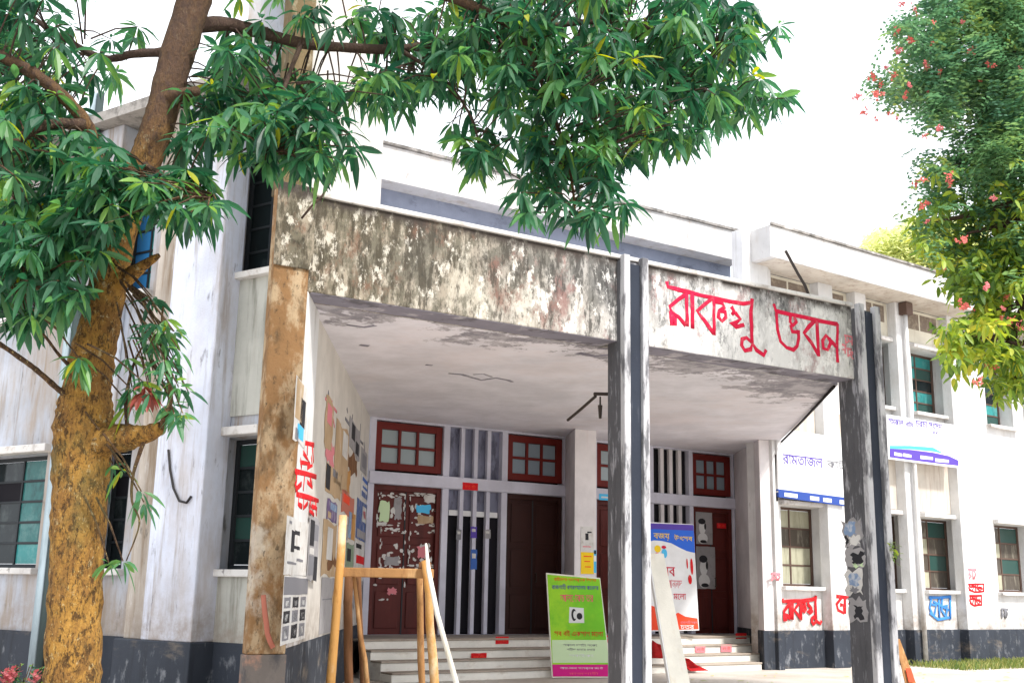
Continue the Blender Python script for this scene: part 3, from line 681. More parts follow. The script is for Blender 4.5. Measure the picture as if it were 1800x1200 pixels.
# cracked paint in the ceiling
CPL = Pl(V(FL[0], FL[1], ZS), (1, 0, 0), (0, -1, 0))
mb = MB()
for st, w in (([(788, 656), (812, 658), (828, 663), (846, 668), (872, 664), (893, 668), (900, 671)], .05), ([(832, 658), (850, 657), (864, 662)], .03), ([(632, 606), (648, 608)], .07), ([(748, 641), (760, 642)], .05), ([(1015, 620), (1045, 626), (1085, 622)], .08), ([(610, 571), (640, 575), (660, 572)], .05), ([(1050, 612), (1088, 614)], .06)):
    mb.stroke(CPL, [CPL.hit(x, y) for x, y in st], w * 1.6, 0.0, .004)
mb.build('ceiling_cracks', M['soffit_stain'], porch, smooth=True, kind='stuff')
# columns: two flanges and a groove
def column(sl, sr, z1, dep):
    w = sr - sl; f = w * .25
    root = MB().wb(BF, sl, sr, 0, z1 - .06, -dep, .06).build('column', M['column_shade'], porch, bevel=.01)
    MB().wb(BF, sl, sl + f, 0, z1, .062, .155).build('column_flange', M['column'], root, bevel=.012)
    MB().wb(BF, sr - f, sr, 0, z1, .062, .155).build('column_flange', M['column'], root, bevel=.012)
    MB().wb(BF, sl + f + .002, sr - f - .002, 0, z1 - .10, .062, .10).build('column_groove', M['groove'], root)
    return root
cm = column(sML, sMR, ZB + .03, .20); cr = column(sRL, sRR, ZB + .03, .30)
# left pillar rising past the beam
pw0, pw1 = BF.s(434, 1150, .1), BF.s(502, 1150, .1)
MB().wb(BF, pw0, pw1, .72, ZB, -.06, .10).build('pillar', M['pillar'], porch, bevel=.015)
MB().wb(BF, pw0 + .05, pw1 - .06, ZB + .002, 9.6, -.30, -.02).build('pillar_shaft', M['shaft'], porch, bevel=.015)
MB().wb(BF, pw0 - .01, pw1 + .01, 0, .718, -.07,   .108).build('pillar_base', M['pillar_foot'], porch, bevel=.01)
zc0 = BF.z(500, 467, .12)
MB().wb(BF, pw0 - .01, .0, zc0, ZB + .05, .102, .125).build('pillar_head', M['beam'], porch, bevel=.01)
# brush lettering on the beam (traced strokes)
LX, LY = 3.75, 3.75
def lp(pts, off=.001): return [BF.hit(1080 + x / LX, 440 + y / LY, off) for x, y in pts]
WORD1 = [[(345, 205), (352, 240), (500, 277), (650, 312), (850, 352), (908, 343)],
         [(480, 285), (420, 325), (365, 370), (378, 410), (425, 440), (470, 495)], [(476, 285), (478, 400), (478, 500)],
         [(372, 400), (378, 490), (402, 488), (400, 440)], [(385, 420), (390, 485)], [(512, 282), (515, 400), (515, 515)],
         [(640, 320), (590, 360), (545, 400), (600, 470), (655, 550)], [(655, 320), (655, 430), (656, 558)],
         [(660, 335), (710, 345), (725, 375), (690, 400), (685, 440), (710, 466), (735, 440), (730, 405), (700, 398)],
         [(770, 370), (788, 400), (775, 425)], [(795, 410), (830, 452), (800, 478), (768, 480), (800, 505), (855, 490)],
         [(908, 318), (900, 400), (905, 500), (908, 610)],
         [(905, 605), (870, 575), (842, 585), (838, 625), (860, 660), (900, 652), (910, 615), (935, 655), (985, 690), (1000, 655)]]
WORD2 = [[(1050, 352), (1065, 400), (1250, 440), (1330, 460), (1472, 487)],
         [(1068, 415), (1075, 520), (1095, 600), (1135, 640), (1180, 655), (1205, 630), (1215, 575), (1212, 525)],
         [(1160, 430), (1158, 470), (1175, 495), (1200, 470), (1185, 440)], [(1160, 490), (1172, 535), (1212, 540)],
         [(1318, 465), (1280, 505), (1250, 545), (1300, 610), (1345, 690)], [(1335, 470), (1340, 580), (1347, 698)],
         [(1470, 482), (1468, 600), (1472, 738)],
         [(1470, 640), (1420, 590), (1395, 560), (1372, 595), (1378, 645), (1405, 655), (1425, 610), (1415, 575)]]
for wd, k in ((WORD1, 5), (WORD2, 5)):
    mb = MB()
    for st in wd: mb.stroke(BF, lp(st), .060, .002)
    mb.build('painted_word', M['pinkred'], porch, smooth=True)
mb = MB()
for (x, y, t) in ((1515, 560, 0), (1545, 565, 1), (1575, 575, 2), (1500, 620, 1), (1530, 645, 0), (1560, 665, 2), (1595, 690, 1), (1620, 705, 0)):
    k = [[(0, 0), (34, 8)], [(8, 5), (10, 55)], [(10, 50), (28, 40), (26, 20)]] if t == 0 else [[(0, 0), (30, 8)], [(22, 8), (22, 60)], [(4, 30), (22, 40)]] if t == 1 else [[(0, 4), (30, 10)], [(15, 8), (0, 35), (20, 55), (22, 10)]]
    for st in k: mb.stroke(BF, lp([(x + p, y + q) for p, q in st]), .032, .002)
mb.build('painted_small_words', M['fade_red'], porch, smooth=True)

# ------------------------------------------------------------------ RIGHT WING
rw = thing('building_wing', 'bright whitewashed two-storey wing under a deep white roof fascia', 'building', RW.P(4, 0))
q_ = lambda x, y=960, o=0.0: RW.s(x, y, o)
zs0, zs1 = RW.z(1410, 1030, -.25), RW.z(1410, 890, -.25)
zu0, zu1 = RW.z(1630, 727, -.25), RW.z(1630, 618, -.25)
zf1 = RW.z(1400, 408, .62); zf0 = RW.z(1420, 468, .62)
XE = q_(1800) + 16
pil = [q_(1372) - .35, q_(1458), q_(1527), q_(1598), q_(1692), q_(1748)]
lo = [(q_(1374, 960, -.25), q_(1452, 960, -.25)), (q_(1500, 960, -.25), q_(1540, 960, -.25)), (q_(1556, 960, -.25), q_(1598, 960, -.25)), (q_(1622, 960, -.25), q_(1690, 960, -.25)), (q_(1750, 960, -.25), q_(1815, 960, -.25))]
up = [(q_(1530, 660, -.25), q_(1578, 660, -.25)), (q_(1603, 660, -.25), q_(1663, 660, -.25)), (q_(1732, 700, -.25), q_(1778, 700, -.25)), (q_(1820, 700, -.25), q_(1875, 700, -.25))]
s = lo[-1][1] + .9
while s < XE - 2:
    lo.append((s, s + 1.3)); up.append((s + .1, s + 1.2)); s += 2.3
rops = [(a, b, zs0, zs1) for a, b in lo] + [(a, b, zu0, zu1) for a, b in up]
wall_open(MB(), RW, -.1, XE, 0, zf0, -.25, .45, rops).build('wall', M['white'], rw)
for k, (a, b, c, d) in enumerate(rops):
    isup = k >= len(lo)
    if not isup: pms = [M['curtain'], M['curtain'], M['curtain'], M['curtain'], M['brown_glass'], M['brown_glass']] if k == 0 else [M['curtain'], M['brown_glass'], M['brown_glass'], M['green_glass']]
    else: pms = [M['teal'], M['green_glass'], M['teal'], M['teal'], M['dark_glass'], M['dark_glass']]
    window(rw, RW, a + .002, b - .002, c + .002, d - .002, -.60, 2, 4 if not isup else 5, M['grille'], None, .05, .035, .05, pmats=pms)
    MB().wb(RW, a - .05, b + .05, c - .08, c - .002, -.27, -.12).build('sill', M['lip'], rw, bevel=.008)
    MB().wb(RW, a - .05, b + .05, d + .002, d + .09, -.27, -.10).build('window_hood', M['lip'], rw, bevel=.008)
# infill panels between the storeys
zst = zs1 + .12
for (a, b) in ((pil[0] + .6, pil[1]), (pil[1] + .5, pil[2]), (pil[2] + .3, pil[3]), (pil[3] + .4, pil[4])):
    patch(RW, a, b, zst, zu0 - .35, -.25, M['panel_tan'], rw, 'wall_panel', th=.02)
    patch(RW, a, b, zu1 + .14, zf0 - .01, -.25, M['panel_cream'], rw, 'wall_panel', th=.02)
# pilasters
def pl(a, b):
    MB().wb(RW, a, b, .72, zf0 - .002, -.249, 0).build('pilaster', M['white'], rw, bevel=.012)
    MB().wb(RW, a - .015, b + .015, 0, .72, -.249, .02).build('pilaster_base', M['plinth'], rw, bevel=.01)
pl(-.12, q_(1371)); pl(q_(1458), q_(1484)); pl(q_(1525), q_(1545)); pl(q_(1598), q_(1620)); pl(q_(1692), q_(1747)); 
s = lo[4][1] + .1
while s < XE - 2: pl(s, s + .7); s += 2.3
MB().wb(RW, -.1, XE, 0, .72, -.248, -.20).build('plinth', M['plinth'], rw)
# upper block at the porch end, fascia and eave
eb0, eb1 = RW.s(1305, 440, .1), RW.s(1350, 440, .1)
MB().wb(RW, eb0, eb1, 4.8, zf1, -.2, .10).build('end_block', M['white'], rw, bevel=.012)
MB().wb(RW, eb0 + .25, XE, zf0, zf1, -.2, .62).build('roof_fascia', M['fascia'], rw, bevel=.012)
MB().prism([RW.P(eb0 + .22, 0, .66)[:2], RW.P(XE, 0, .66)[:2], RW.P(XE, 0, -8)[:2], RW.P(eb0 + 8.5, 0, -8)[:2], RW.P(eb0 + 1.2, 0, -.3)[:2]], zf1 + .002, zf1 + .05).build('roof', M['roof_edge'], rw)
MB().wb(RW, eb0 + .4, XE, zf0 - .006, zf0 - .002, -.2, .60).build('eave_soffit', M['panel_tan'], rw)
va = [q_(1371) + .05, q_(1458), q_(1484), q_(1525), q_(1545), q_(1598), q_(1620), q_(1692), q_(1747) - .0, lo[4][1] + .1]
for a, b in zip(va[0::2], va[1::2]):
    n_ = max(1, round((b - a - .16) / .55)); w_ = (b - a - .16) / n_
    for k in range(n_):
        MB().wb(RW, a + .08 + k * w_ + .03, a + .08 + (k + 1) * w_ - .03, zf0 - .46, zf0 - .08, -.249, -.222).build('eave_shade_strip', M['eave_shade'], rw)  # dark strips paint the eave's shade onto the panel tops
pp = MB(); sp = q_(1590, 560, .07); pts = [RW.P(sp, z, .09) for z in (.1, 2, 4, 6, zf0 - .15)]; pp.tube(pts, .05, 10)
pp.build('drain_pipe', M['white'], rw, smooth=True)
MB().wb(RW, sp - .12, sp + .12, zf0 - .30, zf0 - .02, .012, .22).build('drain_hopper', M['grille'], rw, bevel=.01)

# ------------------------------------------------------------------ grass and soil at the wing's foot
def grass(n, fr, sa, sb, oa, ob, name, hmin, hmax):
    mb = MB()
    for _ in range(n):
        p = fr.P(random.uniform(sa, sb), 0, random.uniform(oa, ob) ** 1.0)
        a = random.uniform(0, 6.28); h = random.uniform(hmin, hmax); w = .008
        d = V(math.cos(a), math.sin(a), 0); e = V(-d[1], d[0], 0); l = d * h * random.uniform(.2, .7)
        i = len(mb.v); mb.v += [tuple(p - e * w), tuple(p + e * w), tuple(p + l * .5 + V(0, 0, h * .7) + e * w * .6), tuple(p + l + V(0, 0, h))]
        mb.f += [(i, i + 1, i + 2), (i, i + 2, i + 3)]; t = random.random(); mb.t += [t, t]
    mb.build(name, M['grass'], kind='stuff', label='short yellowing grass along the foot of the white wing', category='grass')
grass(7000, RW, q_(1585, 1150), q_(1800) + 5, .05, 1.5, 'grass', .04, .16)

# ================================================================== LOOSE THINGS
def pxq(fr, x0, y0, x1, y1, off):          # pixel box -> s0,s1,z0,z1 on a frame
    xm, ym = (x0 + x1) / 2, (y0 + y1) / 2
    return fr.hit(x0, ym, off)[0], fr.hit(x1, ym, off)[0], fr.hit(xm, y1, off)[1], fr.hit(xm, y0, off)[1]
def sheet(fr, box, off, m, name, label, cat, ragged=.004, prints=(), group=None):
    """a paper stuck to a wall: the sheet and the print blocks on it"""
    s0, s1, z0, z1 = pxq(fr, *box, off)
    t = thing(name, label, cat, fr.P((s0 + s1) / 2, (z0 + z1) / 2, off), group)
    patch(fr, s0, s1, z0, z1, off + .001, m, t, 'paper', ragged, .003)
    for (a0, a1, b0, b1, pm, nm) in prints:
        patch(fr, s0 + (s1 - s0) * a0, s0 + (s1 - s0) * a1, z0 + (z1 - z0) * b0, z0 + (z1 - z0) * b1, off + .0045, pm, t, nm, min(ragged, .004), .0015)
    return t, (s0, s1, z0, z1)
U_ = lambda fr: fr.U3()

# ---- posters on the side wall, seen at a slant
PO = .036
def words(fr, lines, m, parent, name, off):
    for body, x0, y0, x1, y1 in lines:
        s0, s1, z0, z1 = pxq(fr, x0, y0, x1, y1, off)
        text(body, fr, s0, z0, z1 - z0, off, m, parent, name, width=s1 - s0, ext=.003)
mb = MB()
def sw(pts): return [SW.hit(x, y, PO) for x, y in pts]
for st in ([(536, 778), (552, 782)], [(541, 780), (540, 800)], [(549, 783), (551, 812)], [(533, 795), (545, 815), (528, 812)], [(528, 806), (530, 822)], [(547, 802), (549, 818), (540, 822)],
           [(519, 828), (556, 838)], [(522, 830), (520, 860), (530, 850)], [(536, 832), (533, 862)], [(545, 838), (549, 856), (540, 846)], [(519, 850), (523, 864)],
           [(521, 868), (560, 880)], [(526, 870), (524, 885), (531, 890)], [(534, 872), (533, 893), (541, 884)], [(546, 876), (544, 897), (552, 905)], [(555, 880), (556, 906)], [(548, 890), (557, 894)]):
    mb.stroke(SW, sw(st), .055, PO)
mb.build('painted_words', M['red'], lw, smooth=True)
t, b = sheet(SW, (517, 668, 539, 782), PO, M['paper'], 'poster', 'tall torn poster with a brown shape, highest on the white porch pier', 'poster', .02,
             [(.05, .6, .35, .98, M['tan_paper'], 'print'), (.45, .85, .30, .75, M['ink'], 'print'), (.30, .80, .08, .30, M['cyan'], 'print'), (.15, .4, .02, .2, M['ink_grey'], 'print')])
t, b = sheet(SW, (501, 912, 540, 1010), PO, M['paper'], 'notice_sheet', 'white notice sheet with heavy black letter marks on the porch pier', 'notice', .012,
             [(.22, .36, .40, .78, M['ink'], 'letter'), (.36, .58, .72, .80, M['ink'], 'letter'), (.36, .62, .46, .52, M['ink'], 'letter'), (.1, .2, .88, .93, M['ink_grey'], 'letter'), (.5, .8, .25, .30, M['ink_grey'], 'letter'), (.1, .5, .18, .22, M['ink_grey'], 'letter')])
t, b = sheet(SW, (541, 908, 559, 1022), PO + .002, M['paper_grey'], 'poster', 'narrow black and grey torn poster beside the white notice sheet', 'poster', .03,
             [(.1, .5, .55, .95, M['ink'], 'print'), (.5, .9, .65, .9, M['ink_grey'], 'print'), (.1, .6, .1, .4, M['ink_grey'], 'print'), (.6, .95, .02, .4, M['ink'], 'print'), (.15, .55, .42, .52, M['paper'], 'print')])
pr = [(.0, 1, .72, .98, M['ink_grey'], 'print')]
for i in range(3):
    for j, (b0, b1) in enumerate(((.52, .68), (.30, .48), (.05, .26))):
        pr += [(.04 + .33 * i, .28 + .33 * i, b0, b1, M['ink'] if (i + j) % 2 else M['ink_grey'], 'portrait'), (.10 + .33 * i, .22 + .33 * i, b0 + .03, b1 - .05, M['vinyl'], 'face')]
sheet(SW, (496, 1012, 538, 1126), PO, M['paper'], 'poster', 'black and white sheet of small portraits in rows low on the porch pier', 'poster', .008, pr)
sp = [((571, 700, 585, 790), 'tan_paper', 'reddish brown torn paper strip at the top of the poster wall', .05, [(.2, .8, .5, .9, M['fade_red'], 'print')]),
      ((588, 745, 612, 862), 'tan_paper', 'large tan torn paper hanging on the poster wall', .05, [(.1, .5, .1, .5, M['tan_paper'], 'print'), (.5, .9, .55, .95, M['paper'], 'print')]),
      ((572, 822, 600, 872), 'tan_paper', 'dark edged tan scrap left of the big torn paper', .03, [(.0, .25, .1, .95, M['ink'], 'print'), (.4, .7, .7, .98, M['ink_grey'], 'print')]),
      ((613, 742, 633, 800), 'paper_grey', 'grey scrap of paper with black streaks high on the poster wall', .05, [(.2, .5, .4, .9, M['ink'], 'print'), (.6, .9, .1, .5, M['ink'], 'print')]),
      ((634, 838, 648, 878), 'paper', 'white sheet with blue lettering next to the red door', .006, [(.15, .85, .75, .92, M['ink_blue'], 'print'), (.2, .8, .45, .55, M['ink_blue'], 'print'), (.1, .9, .05, .3, M['dull_blue'], 'print')]),
      ((600, 868, 622, 905), 'old_red', 'orange red scrap above the bamboo pole', .03, [(.1, .6, .5, .9, M['orange'], 'print')]),
      ((574, 880, 592, 916), 'dull_purple', 'purple and blue scrap below the tan papers', .02, [(.3, .95, .55, .9, M['blue_paper'], 'print'), (.1, .4, .1, .4, M['tan_paper'], 'print')]),
      ((566, 916, 590, 1012), 'tan_paper', 'long pale tan sheet peeling beside the bamboo pole', .03, [(.3, .7, .3, .9, M['paper'], 'print')]),
      ((612, 900, 624, 948), 'bamboo', 'narrow yellow and blue strip behind the bamboo pole', .008, [(.0, .4, .0, .98, M['blue_paper'], 'print')]),
      ((626, 880, 645, 950), 'dull_blue', 'dark blue poster strip above the white and red sheet', .008, [(.5, .9, .5, .9, M['paper'], 'print'), (.55, .8, .6, .8, M['pinkish'], 'print'), (.1, .9, .05, .25, M['paper_grey'], 'print')]),
      ((622, 953, 645, 1000), 'paper', 'white sheet with a red block below the blue strip', .006, [(.15, .85, .2, .5, M['red'], 'print'), (.1, .5, .75, .92, M['ink'], 'print')]),
      ((608, 955, 621, 1000), 'dull_green', 'green and black scrap over the timber rail', .02, [(.1, .6, .3, .8, M['ink'], 'print')]),
      ((634, 790, 645, 832), 'paper_grey', 'small grey paper beside the first red transom window', .01, [(.2, .8, .2, .8, M['ink_grey'], 'print')]),
      ((563, 1015, 588, 1110), 'paper_grey', 'pale grey faded sheet low behind the bamboo pole', .01, [(.1, .9, .6, .62, M['ink_grey'], 'print')]),
      ((628, 1020, 644, 1090), 'paper_grey', 'grey block printed sheet under the timber rail', .01, [(.1, .9, .55, .9, M['ink_grey'], 'print'), (.1, .9, .1, .4, M['ink_grey'], 'print')])]
for bx, m, lab, rg, prn in sp:
    sheet(SW, bx, .003, M[m], 'poster', lab, 'poster', rg, prn)
random.seed(21)
scr = [(597, 762, 'tan_paper', 'brownish bill scrap between the reddish strip and the large tan paper'), (606, 800, 'paper', 'pale bill scrap over the middle of the large tan paper'), (619, 815, 'wood_dark', 'dark brown bill scrap below the grey streaked scrap'),
       (625, 775, 'ink_grey', 'blackish bill scrap beside the grey streaked scrap'), (580, 800, 'fade_red', 'faded pink bill scrap above the dark edged tan scrap'), (606, 842, 'bamboo', 'ochre bill scrap above the orange red scrap'),
       (604, 928, 'paper_grey', 'grey bill scrap just right of the bamboo pole top'), (584, 985, 'wood_dark', 'brown bill scrap at the foot of the long pale tan sheet'), (616, 1060, 'paper_grey', 'grey bill scrap low beside the block printed sheet'), (590, 1045, 'tan_paper', 'tan bill scrap low behind the bamboo pole')]
for k, (x, y, m, lab) in enumerate(scr):
    w, h = random.uniform(5, 10), random.uniform(16, 38)
    t = thing('paper_scrap', lab, 'paper scrap', SW.P(*SW.hit(x, y, .002), .002))
    s0, s1, z0, z1 = pxq(SW, x - w, y - h / 2, x + w, y + h / 2, .002 + .0009 * k)
    patch(SW, s0, s1, z0, z1, .0015 + .0009 * k, M[m], t, 'paper', .09, .0008)
mb = MB()
for st in ([(463, 1045), (466, 1080), (470, 1112), (480, 1138)],):
    mb.stroke(BF, [BF.hit(x, y, .1) for x, y in st], .05, .10, .004)
mb.build('red_paint_smear', M['old_red'], porch, smooth=True)
# black scrawl on the side wall
mb = MB()
for st in ([(607, 735), (618, 752), (630, 770), (638, 780)], [(610, 718), (611, 724)], [(620, 728), (619, 745)], [(634, 745), (633, 760)], [(577, 688), (578, 694)], [(640, 778), (642, 800)]):
    mb.stroke(SW, [SW.hit(x, y, .003) for x, y in st], .05, .003)
mb.build('black_scrawl', M['ink_grey'], lw, smooth=True)
mb = MB()
for st in ([(572, 700), (586, 716), (592, 724)], [(582, 702), (578, 722)], [(586, 735), (588, 750)], [(575, 712), (584, 706)]):
    mb.stroke(SW, [SW.hit(x, y, .003) for x, y in st], .045, .003)
mb.build('painted_words', M['fade_red'], lw, smooth=True)

# ---- torn posters on the first red door
def torn(box, lab, extra=(), dens=46):
    off = -.095
    s0, s1, z0, z1 = pxq(DW, *box, off)
    t = thing('torn_poster', lab, 'poster', DW.P((s0 + s1) / 2, (z0 + z1) / 2, off))
    mb = MB(); w, h = s1 - s0, z1 - z0
    def bit(a, b, ra, rb):
        k = random.randint(6, 9); pts = []
        for j in range(k):
            A = 2 * math.pi * j / k; r = random.uniform(.45, 1.15); pts.append((a + ra * r * math.cos(A), b + rb * r * math.sin(A)))
        o = off + random.uniform(.0005, .006)
        i = len(mb.v); mb.v += [tuple(DW.P(x, y, o)) for x, y in pts]; mb.f.append(tuple(range(i, i + k)))
    for _ in range(dens):
        e = random.random()
        if e < .25: bit(s0 + random.uniform(0, w), z1 + random.uniform(-.06, .02), random.uniform(.02, .08), random.uniform(.012, .03))
        elif e < .5: bit(s0 + random.uniform(0, w), z0 + random.uniform(-.02, .04), random.uniform(.02, .09), random.uniform(.012, .03))
        elif e < .65: bit(s0 + random.uniform(-.01, .03), z0 + random.uniform(0, h), random.uniform(.008, .025), random.uniform(.02, .08))
        elif e < .8: bit(s1 + random.uniform(-.03, .01), z0 + random.uniform(0, h), random.uniform(.008, .025), random.uniform(.02, .08))
        else: bit(s0 + random.uniform(.1, .9) * w, z0 + random.uniform(.05, .6) * h, random.uniform(.02, .06), random.uniform(.02, .07))
    mb.build('paper_remains', M['paper'], t, kind='stuff')
    for a0, a1, b0, b1, m in extra:
        patch(DW, s0 + w * a0, s0 + w * a1, z0 + h * b0, z0 + h * b1, off + .008, M[m], t, 'scrap', .02, .002)
torn((664, 868, 712, 922), 'shredded poster with green scraps, upper left of the first red door', [(.05, .4, .1, .75, 'pale_green'), (.6, .85, .2, .9, 'paper_grey')])
torn((720, 866, 768, 922), 'shredded poster with a blue scrap, upper right of the first red door', [(.25, .75, .35, .62, 'cyan'), (.3, .85, .05, .3, 'tan_paper'), (.5, .9, .7, .95, 'paper')])
torn((668, 930, 712, 998), 'shredded white poster, middle left of the first red door', [(.2, .75, .08, .3, 'paper_grey')])
torn((718, 932, 768, 996), 'shredded poster with pink remains, middle right of the first red door', [(.3, .6, .25, .55, 'fade_red')])
torn((650, 1012, 712, 1052), 'small paper remains below the timber rail on the first red door', [(.5, .75, .2, .5, 'fade_red')], 12)

# ---- portrait posters on the far red door
def portrait(box, lab):
    t, (s0, s1, z0, z1) = sheet(DW, box, -.09, M['paper_grey'], 'portrait_poster', lab, 'poster', .006, group='black and white portrait posters on the far red door')
    w, h = s1 - s0, z1 - z0; c = s0 + w * .38; U = DW.U3(); N = DW.N3(); Z = V(0, 0, 1)
    MB().disc(DW.P(c + .01, z0 + h * .18, -.085), U, Z, N, w * .30, h * .17, .002).build('shoulders', M['vinyl'], t)
    MB().disc(DW.P(c, z0 + h * .50, -.0838), U, Z, N, w * .20, h * .20, .002).build('face', M['vinyl'], t)
    MB().disc(DW.P(c - .01, z0 + h * .70, -.0825), U, Z, N, w * .22, h * .09, .002).build('hair', M['ink'], t)
    MB().disc(DW.P(c + w * .17, z0 + h * .55, -.0820), U, Z, N, w * .06, h * .10, .002).build('hair', M['ink'], t)
    MB().disc(DW.P(c + w * .05, z0 + h * .08, -.082), U, Z, N, w * .2, h * .05, .002).build('collar', M['ink'], t)
portrait((1223, 899, 1252, 956), 'grey portrait poster on the far red door, upper of the two')
portrait((1224, 960, 1257, 1034), 'grey portrait poster on the far red door, lower of the two')

# ---- red stickers
def sticker(fr, box, off, lab, body='ভোট', m='red'):
    t, (s0, s1, z0, z1) = sheet(fr, box, off, M[m], 'red_sticker', lab, 'sticker', .002, group='small red stickers on the entrance')
    text(body, fr, s0 + (s1 - s0) * .15, z0 + (z1 - z0) * .25, (z1 - z0) * .5, off + .005, M['orange'], t, 'lettering', width=(s1 - s0) * .7, ext=.001)
sticker(DW, (813, 848, 840, 861), .051, 'red sticker on the grey transom beam above the fins')
sticker(ST_, (871, 1118, 894, 1131), .013, 'red sticker on the top step right of the trestle')
sticker(ST_, (828, 1147, 855, 1160), .355, 'red sticker on the second step below the fins')
sticker(ST_, (1293, 1112, 1312, 1122), .013, 'red sticker on the top step under the far red door')
sticker(ST_, (1222, 1134, 1240, 1146), .355, 'faded red sticker on the second step beside the white plank', m='fade_red')
sticker(ST_, (1267, 1132, 1286, 1145), .355, 'faded red sticker on the second step below the far red door', m='fade_red')
sticker(ST_, (1066, 1116, 1075, 1129), .013, 'small red sticker on the top step between placard and column')
sticker(DW, (1260, 919, 1276, 928), -.045, 'red sticker on the far red door beside the portraits')

# ---- papers on the middle pier and on the fins
CP = Fr(c1, c2)
sheet(CP, (1021, 970, 1044, 1008), .003, M['yellow'], 'poster', 'bright yellow poster on the white pier above the green placard', 'poster', .003, [(.2, .8, .78, .84, M['ink_orange'], 'print'), (.25, .7, .55, .60, M['ink_orange'], 'print'), (.3, .75, .3, .35, M['ink_orange'], 'print')])
sheet(CP, (1021, 925, 1043, 968), .003, M['paper'], 'notice_sheet', 'white notice with a black blot above the yellow poster', 'notice', .003, [(.35, .6, .45, .72, M['ink'], 'print'), (.5, .85, .74, .80, M['ink'], 'print'), (.15, .8, .16, .20, M['fade_red'], 'print')])
sheet(CP, (1043.5, 966, 1048, 1006), .003, M['cyan'], 'notice_sheet', 'thin blue and white strip at the edge of the middle pier', 'notice', .002, [(.1, .9, .5, .75, M['vinyl'], 'print'), (.1, .9, .82, .98, M['ink'], 'print')])
sheet(DW, (1053, 868, 1078, 879), .051, M['cyan'], 'notice_sheet', 'sky blue strip on the transom left of the middle column', 'notice', .003, [(.15, .85, .35, .6, M['vinyl'], 'print')])
FINS = [(802, 930, 811, 948, 'ink_grey', 'dark scrap on the first fin from the left'), (827, 925, 838, 945, 'ink_purple', 'purple scrap high on the middle fin'),
        (827, 965, 838, 1000, 'ink_blue', 'blue scrap low on the middle fin'), (852, 930, 862, 946, 'paper_grey', 'grey scrap on the third fin from the left')]
for x0, y0, x1, y1, m, lab in FINS:
    sheet(DW, (x0, y0, x1, y1), -.008, M[m], 'poster', lab, 'poster', .008, [(.2, .8, .55, .8, M['paper'], 'print')])

# ---- green placard leaning by the column
p0 = atz(970, 1192, .0)
GP = Pl(p0, (1, .22, 0), (-.045, .16, 1))
s1g = GP.hit(1076, 1189)[0]; zg = GP.hit(1010, 1008)[1]; 
pl_t = thing('placard', 'lime green printed placard with a magenta foot leaning before the steps', 'placard', p0)
def gquad(fr, pts, o0, o1, m, parent, name):
    mb = MB(); hs = [fr.hit(x, y, o1) for x, y in pts]; i = len(hs)
    mb.v = [tuple(fr.P(a, b, o0)) for a, b in hs] + [tuple(fr.P(a, b, o1)) for a, b in hs]
    mb.f = [tuple(range(i, 2 * i)), tuple(range(i))[::-1]] + [(k, (k + 1) % i, i + (k + 1) % i, i + k) for k in range(i)]
    return mb.build(name, m, parent)
gquad(GP, [(970, 1190), (1075, 1190), (1055, 1015), (960, 1006)], -.03, 0, M['white_wood'], pl_t, 'board')
gquad(GP, [(972, 1188), (1073, 1188), (1054, 1017), (962, 1009)], .001, .004, M['lime'], pl_t, 'print_sheet')
gquad(GP, [(971.5, 1164), (1070, 1164), (1066, 1124), (970, 1124)], .005, .006, M['pale_green'], pl_t, 'pale_panel')
gquad(GP, [(972, 1188), (1073, 1188), (1071, 1167), (971, 1167)], .005, .007, M['magenta'], pl_t, 'magenta_band')
gquad(GP, [(1000, 1094), (1027, 1094), (1026, 1068), (1001, 1066)], .005, .006, M['vinyl'], pl_t, 'emblem_ground')
e = GP.hit(1013, 1080, .007)
MB().disc(GP.P(e[0] - .04, e[1], .0065), GP.u, GP.v, GP.n, .045, .10, .001).build('emblem', M['ink'], pl_t)
MB().disc(GP.P(e[0] + .055, e[1] - .02, .0065), GP.u, GP.v, GP.n, .05, .055, .001).build('emblem', M['ink'], pl_t)
MB().disc(GP.P(e[0] - .022, e[1] - .0, .0080), GP.u, GP.v, GP.n, .03, .065, .001).build('emblem', M['vinyl'], pl_t)
for body, x0, y0, x1, y1, m in (('রবীনদর সাংসকৃতক উৎসব', 974, 1014, 1048, 1023, 'ink_orange'), ('রাজশাহী বশবদযালয কেনদর', 970, 1026, 1052, 1036, 'ink_purple'), ('আলোকচ তর', 985, 1044, 1043, 1057, 'pinkish'),
                               ('সব বই একসাথ মেলা', 974, 1106, 1060, 1118, 'red'), ('সকাল দশটা থেকে', 990, 1130, 1050, 1135, 'ink_grey'), ('শহীদ মনার চতর', 996, 1138, 1046, 1143, 'ink_grey'),
                               ('সবাইকে', 1000, 1148, 1044, 1154, 'vinyl'), ('আয়োজনে সাংসকৃতক জোট', 985, 1171, 1060, 1176, 'vinyl'), ('রাজশাহী', 1000, 1180, 1052, 1185, 'pinkish')):
    s0, s1_, z0, z1 = pxq(GP, x0, y0, x1, y1, .008)
    text(body, GP, s0, z0, z1 - z0, .009, M[m], pl_t, 'lettering', width=s1_ - s0, ext=.001)
mb = MB()
for a, b in ((978, 970), (1066, 1046)):
    q0 = GP.P(*GP.hit(a, 1180), -.03); q1 = GP.P(*GP.hit(b, 1030), -.03); mb.tube([q0 + V(.02, .35, -.0) - V(0, 0, q0[2] - .01), q1 + V(0, .02, 0)], .015, 6)
mb.build('prop_stick', M['wood_dark'], pl_t)

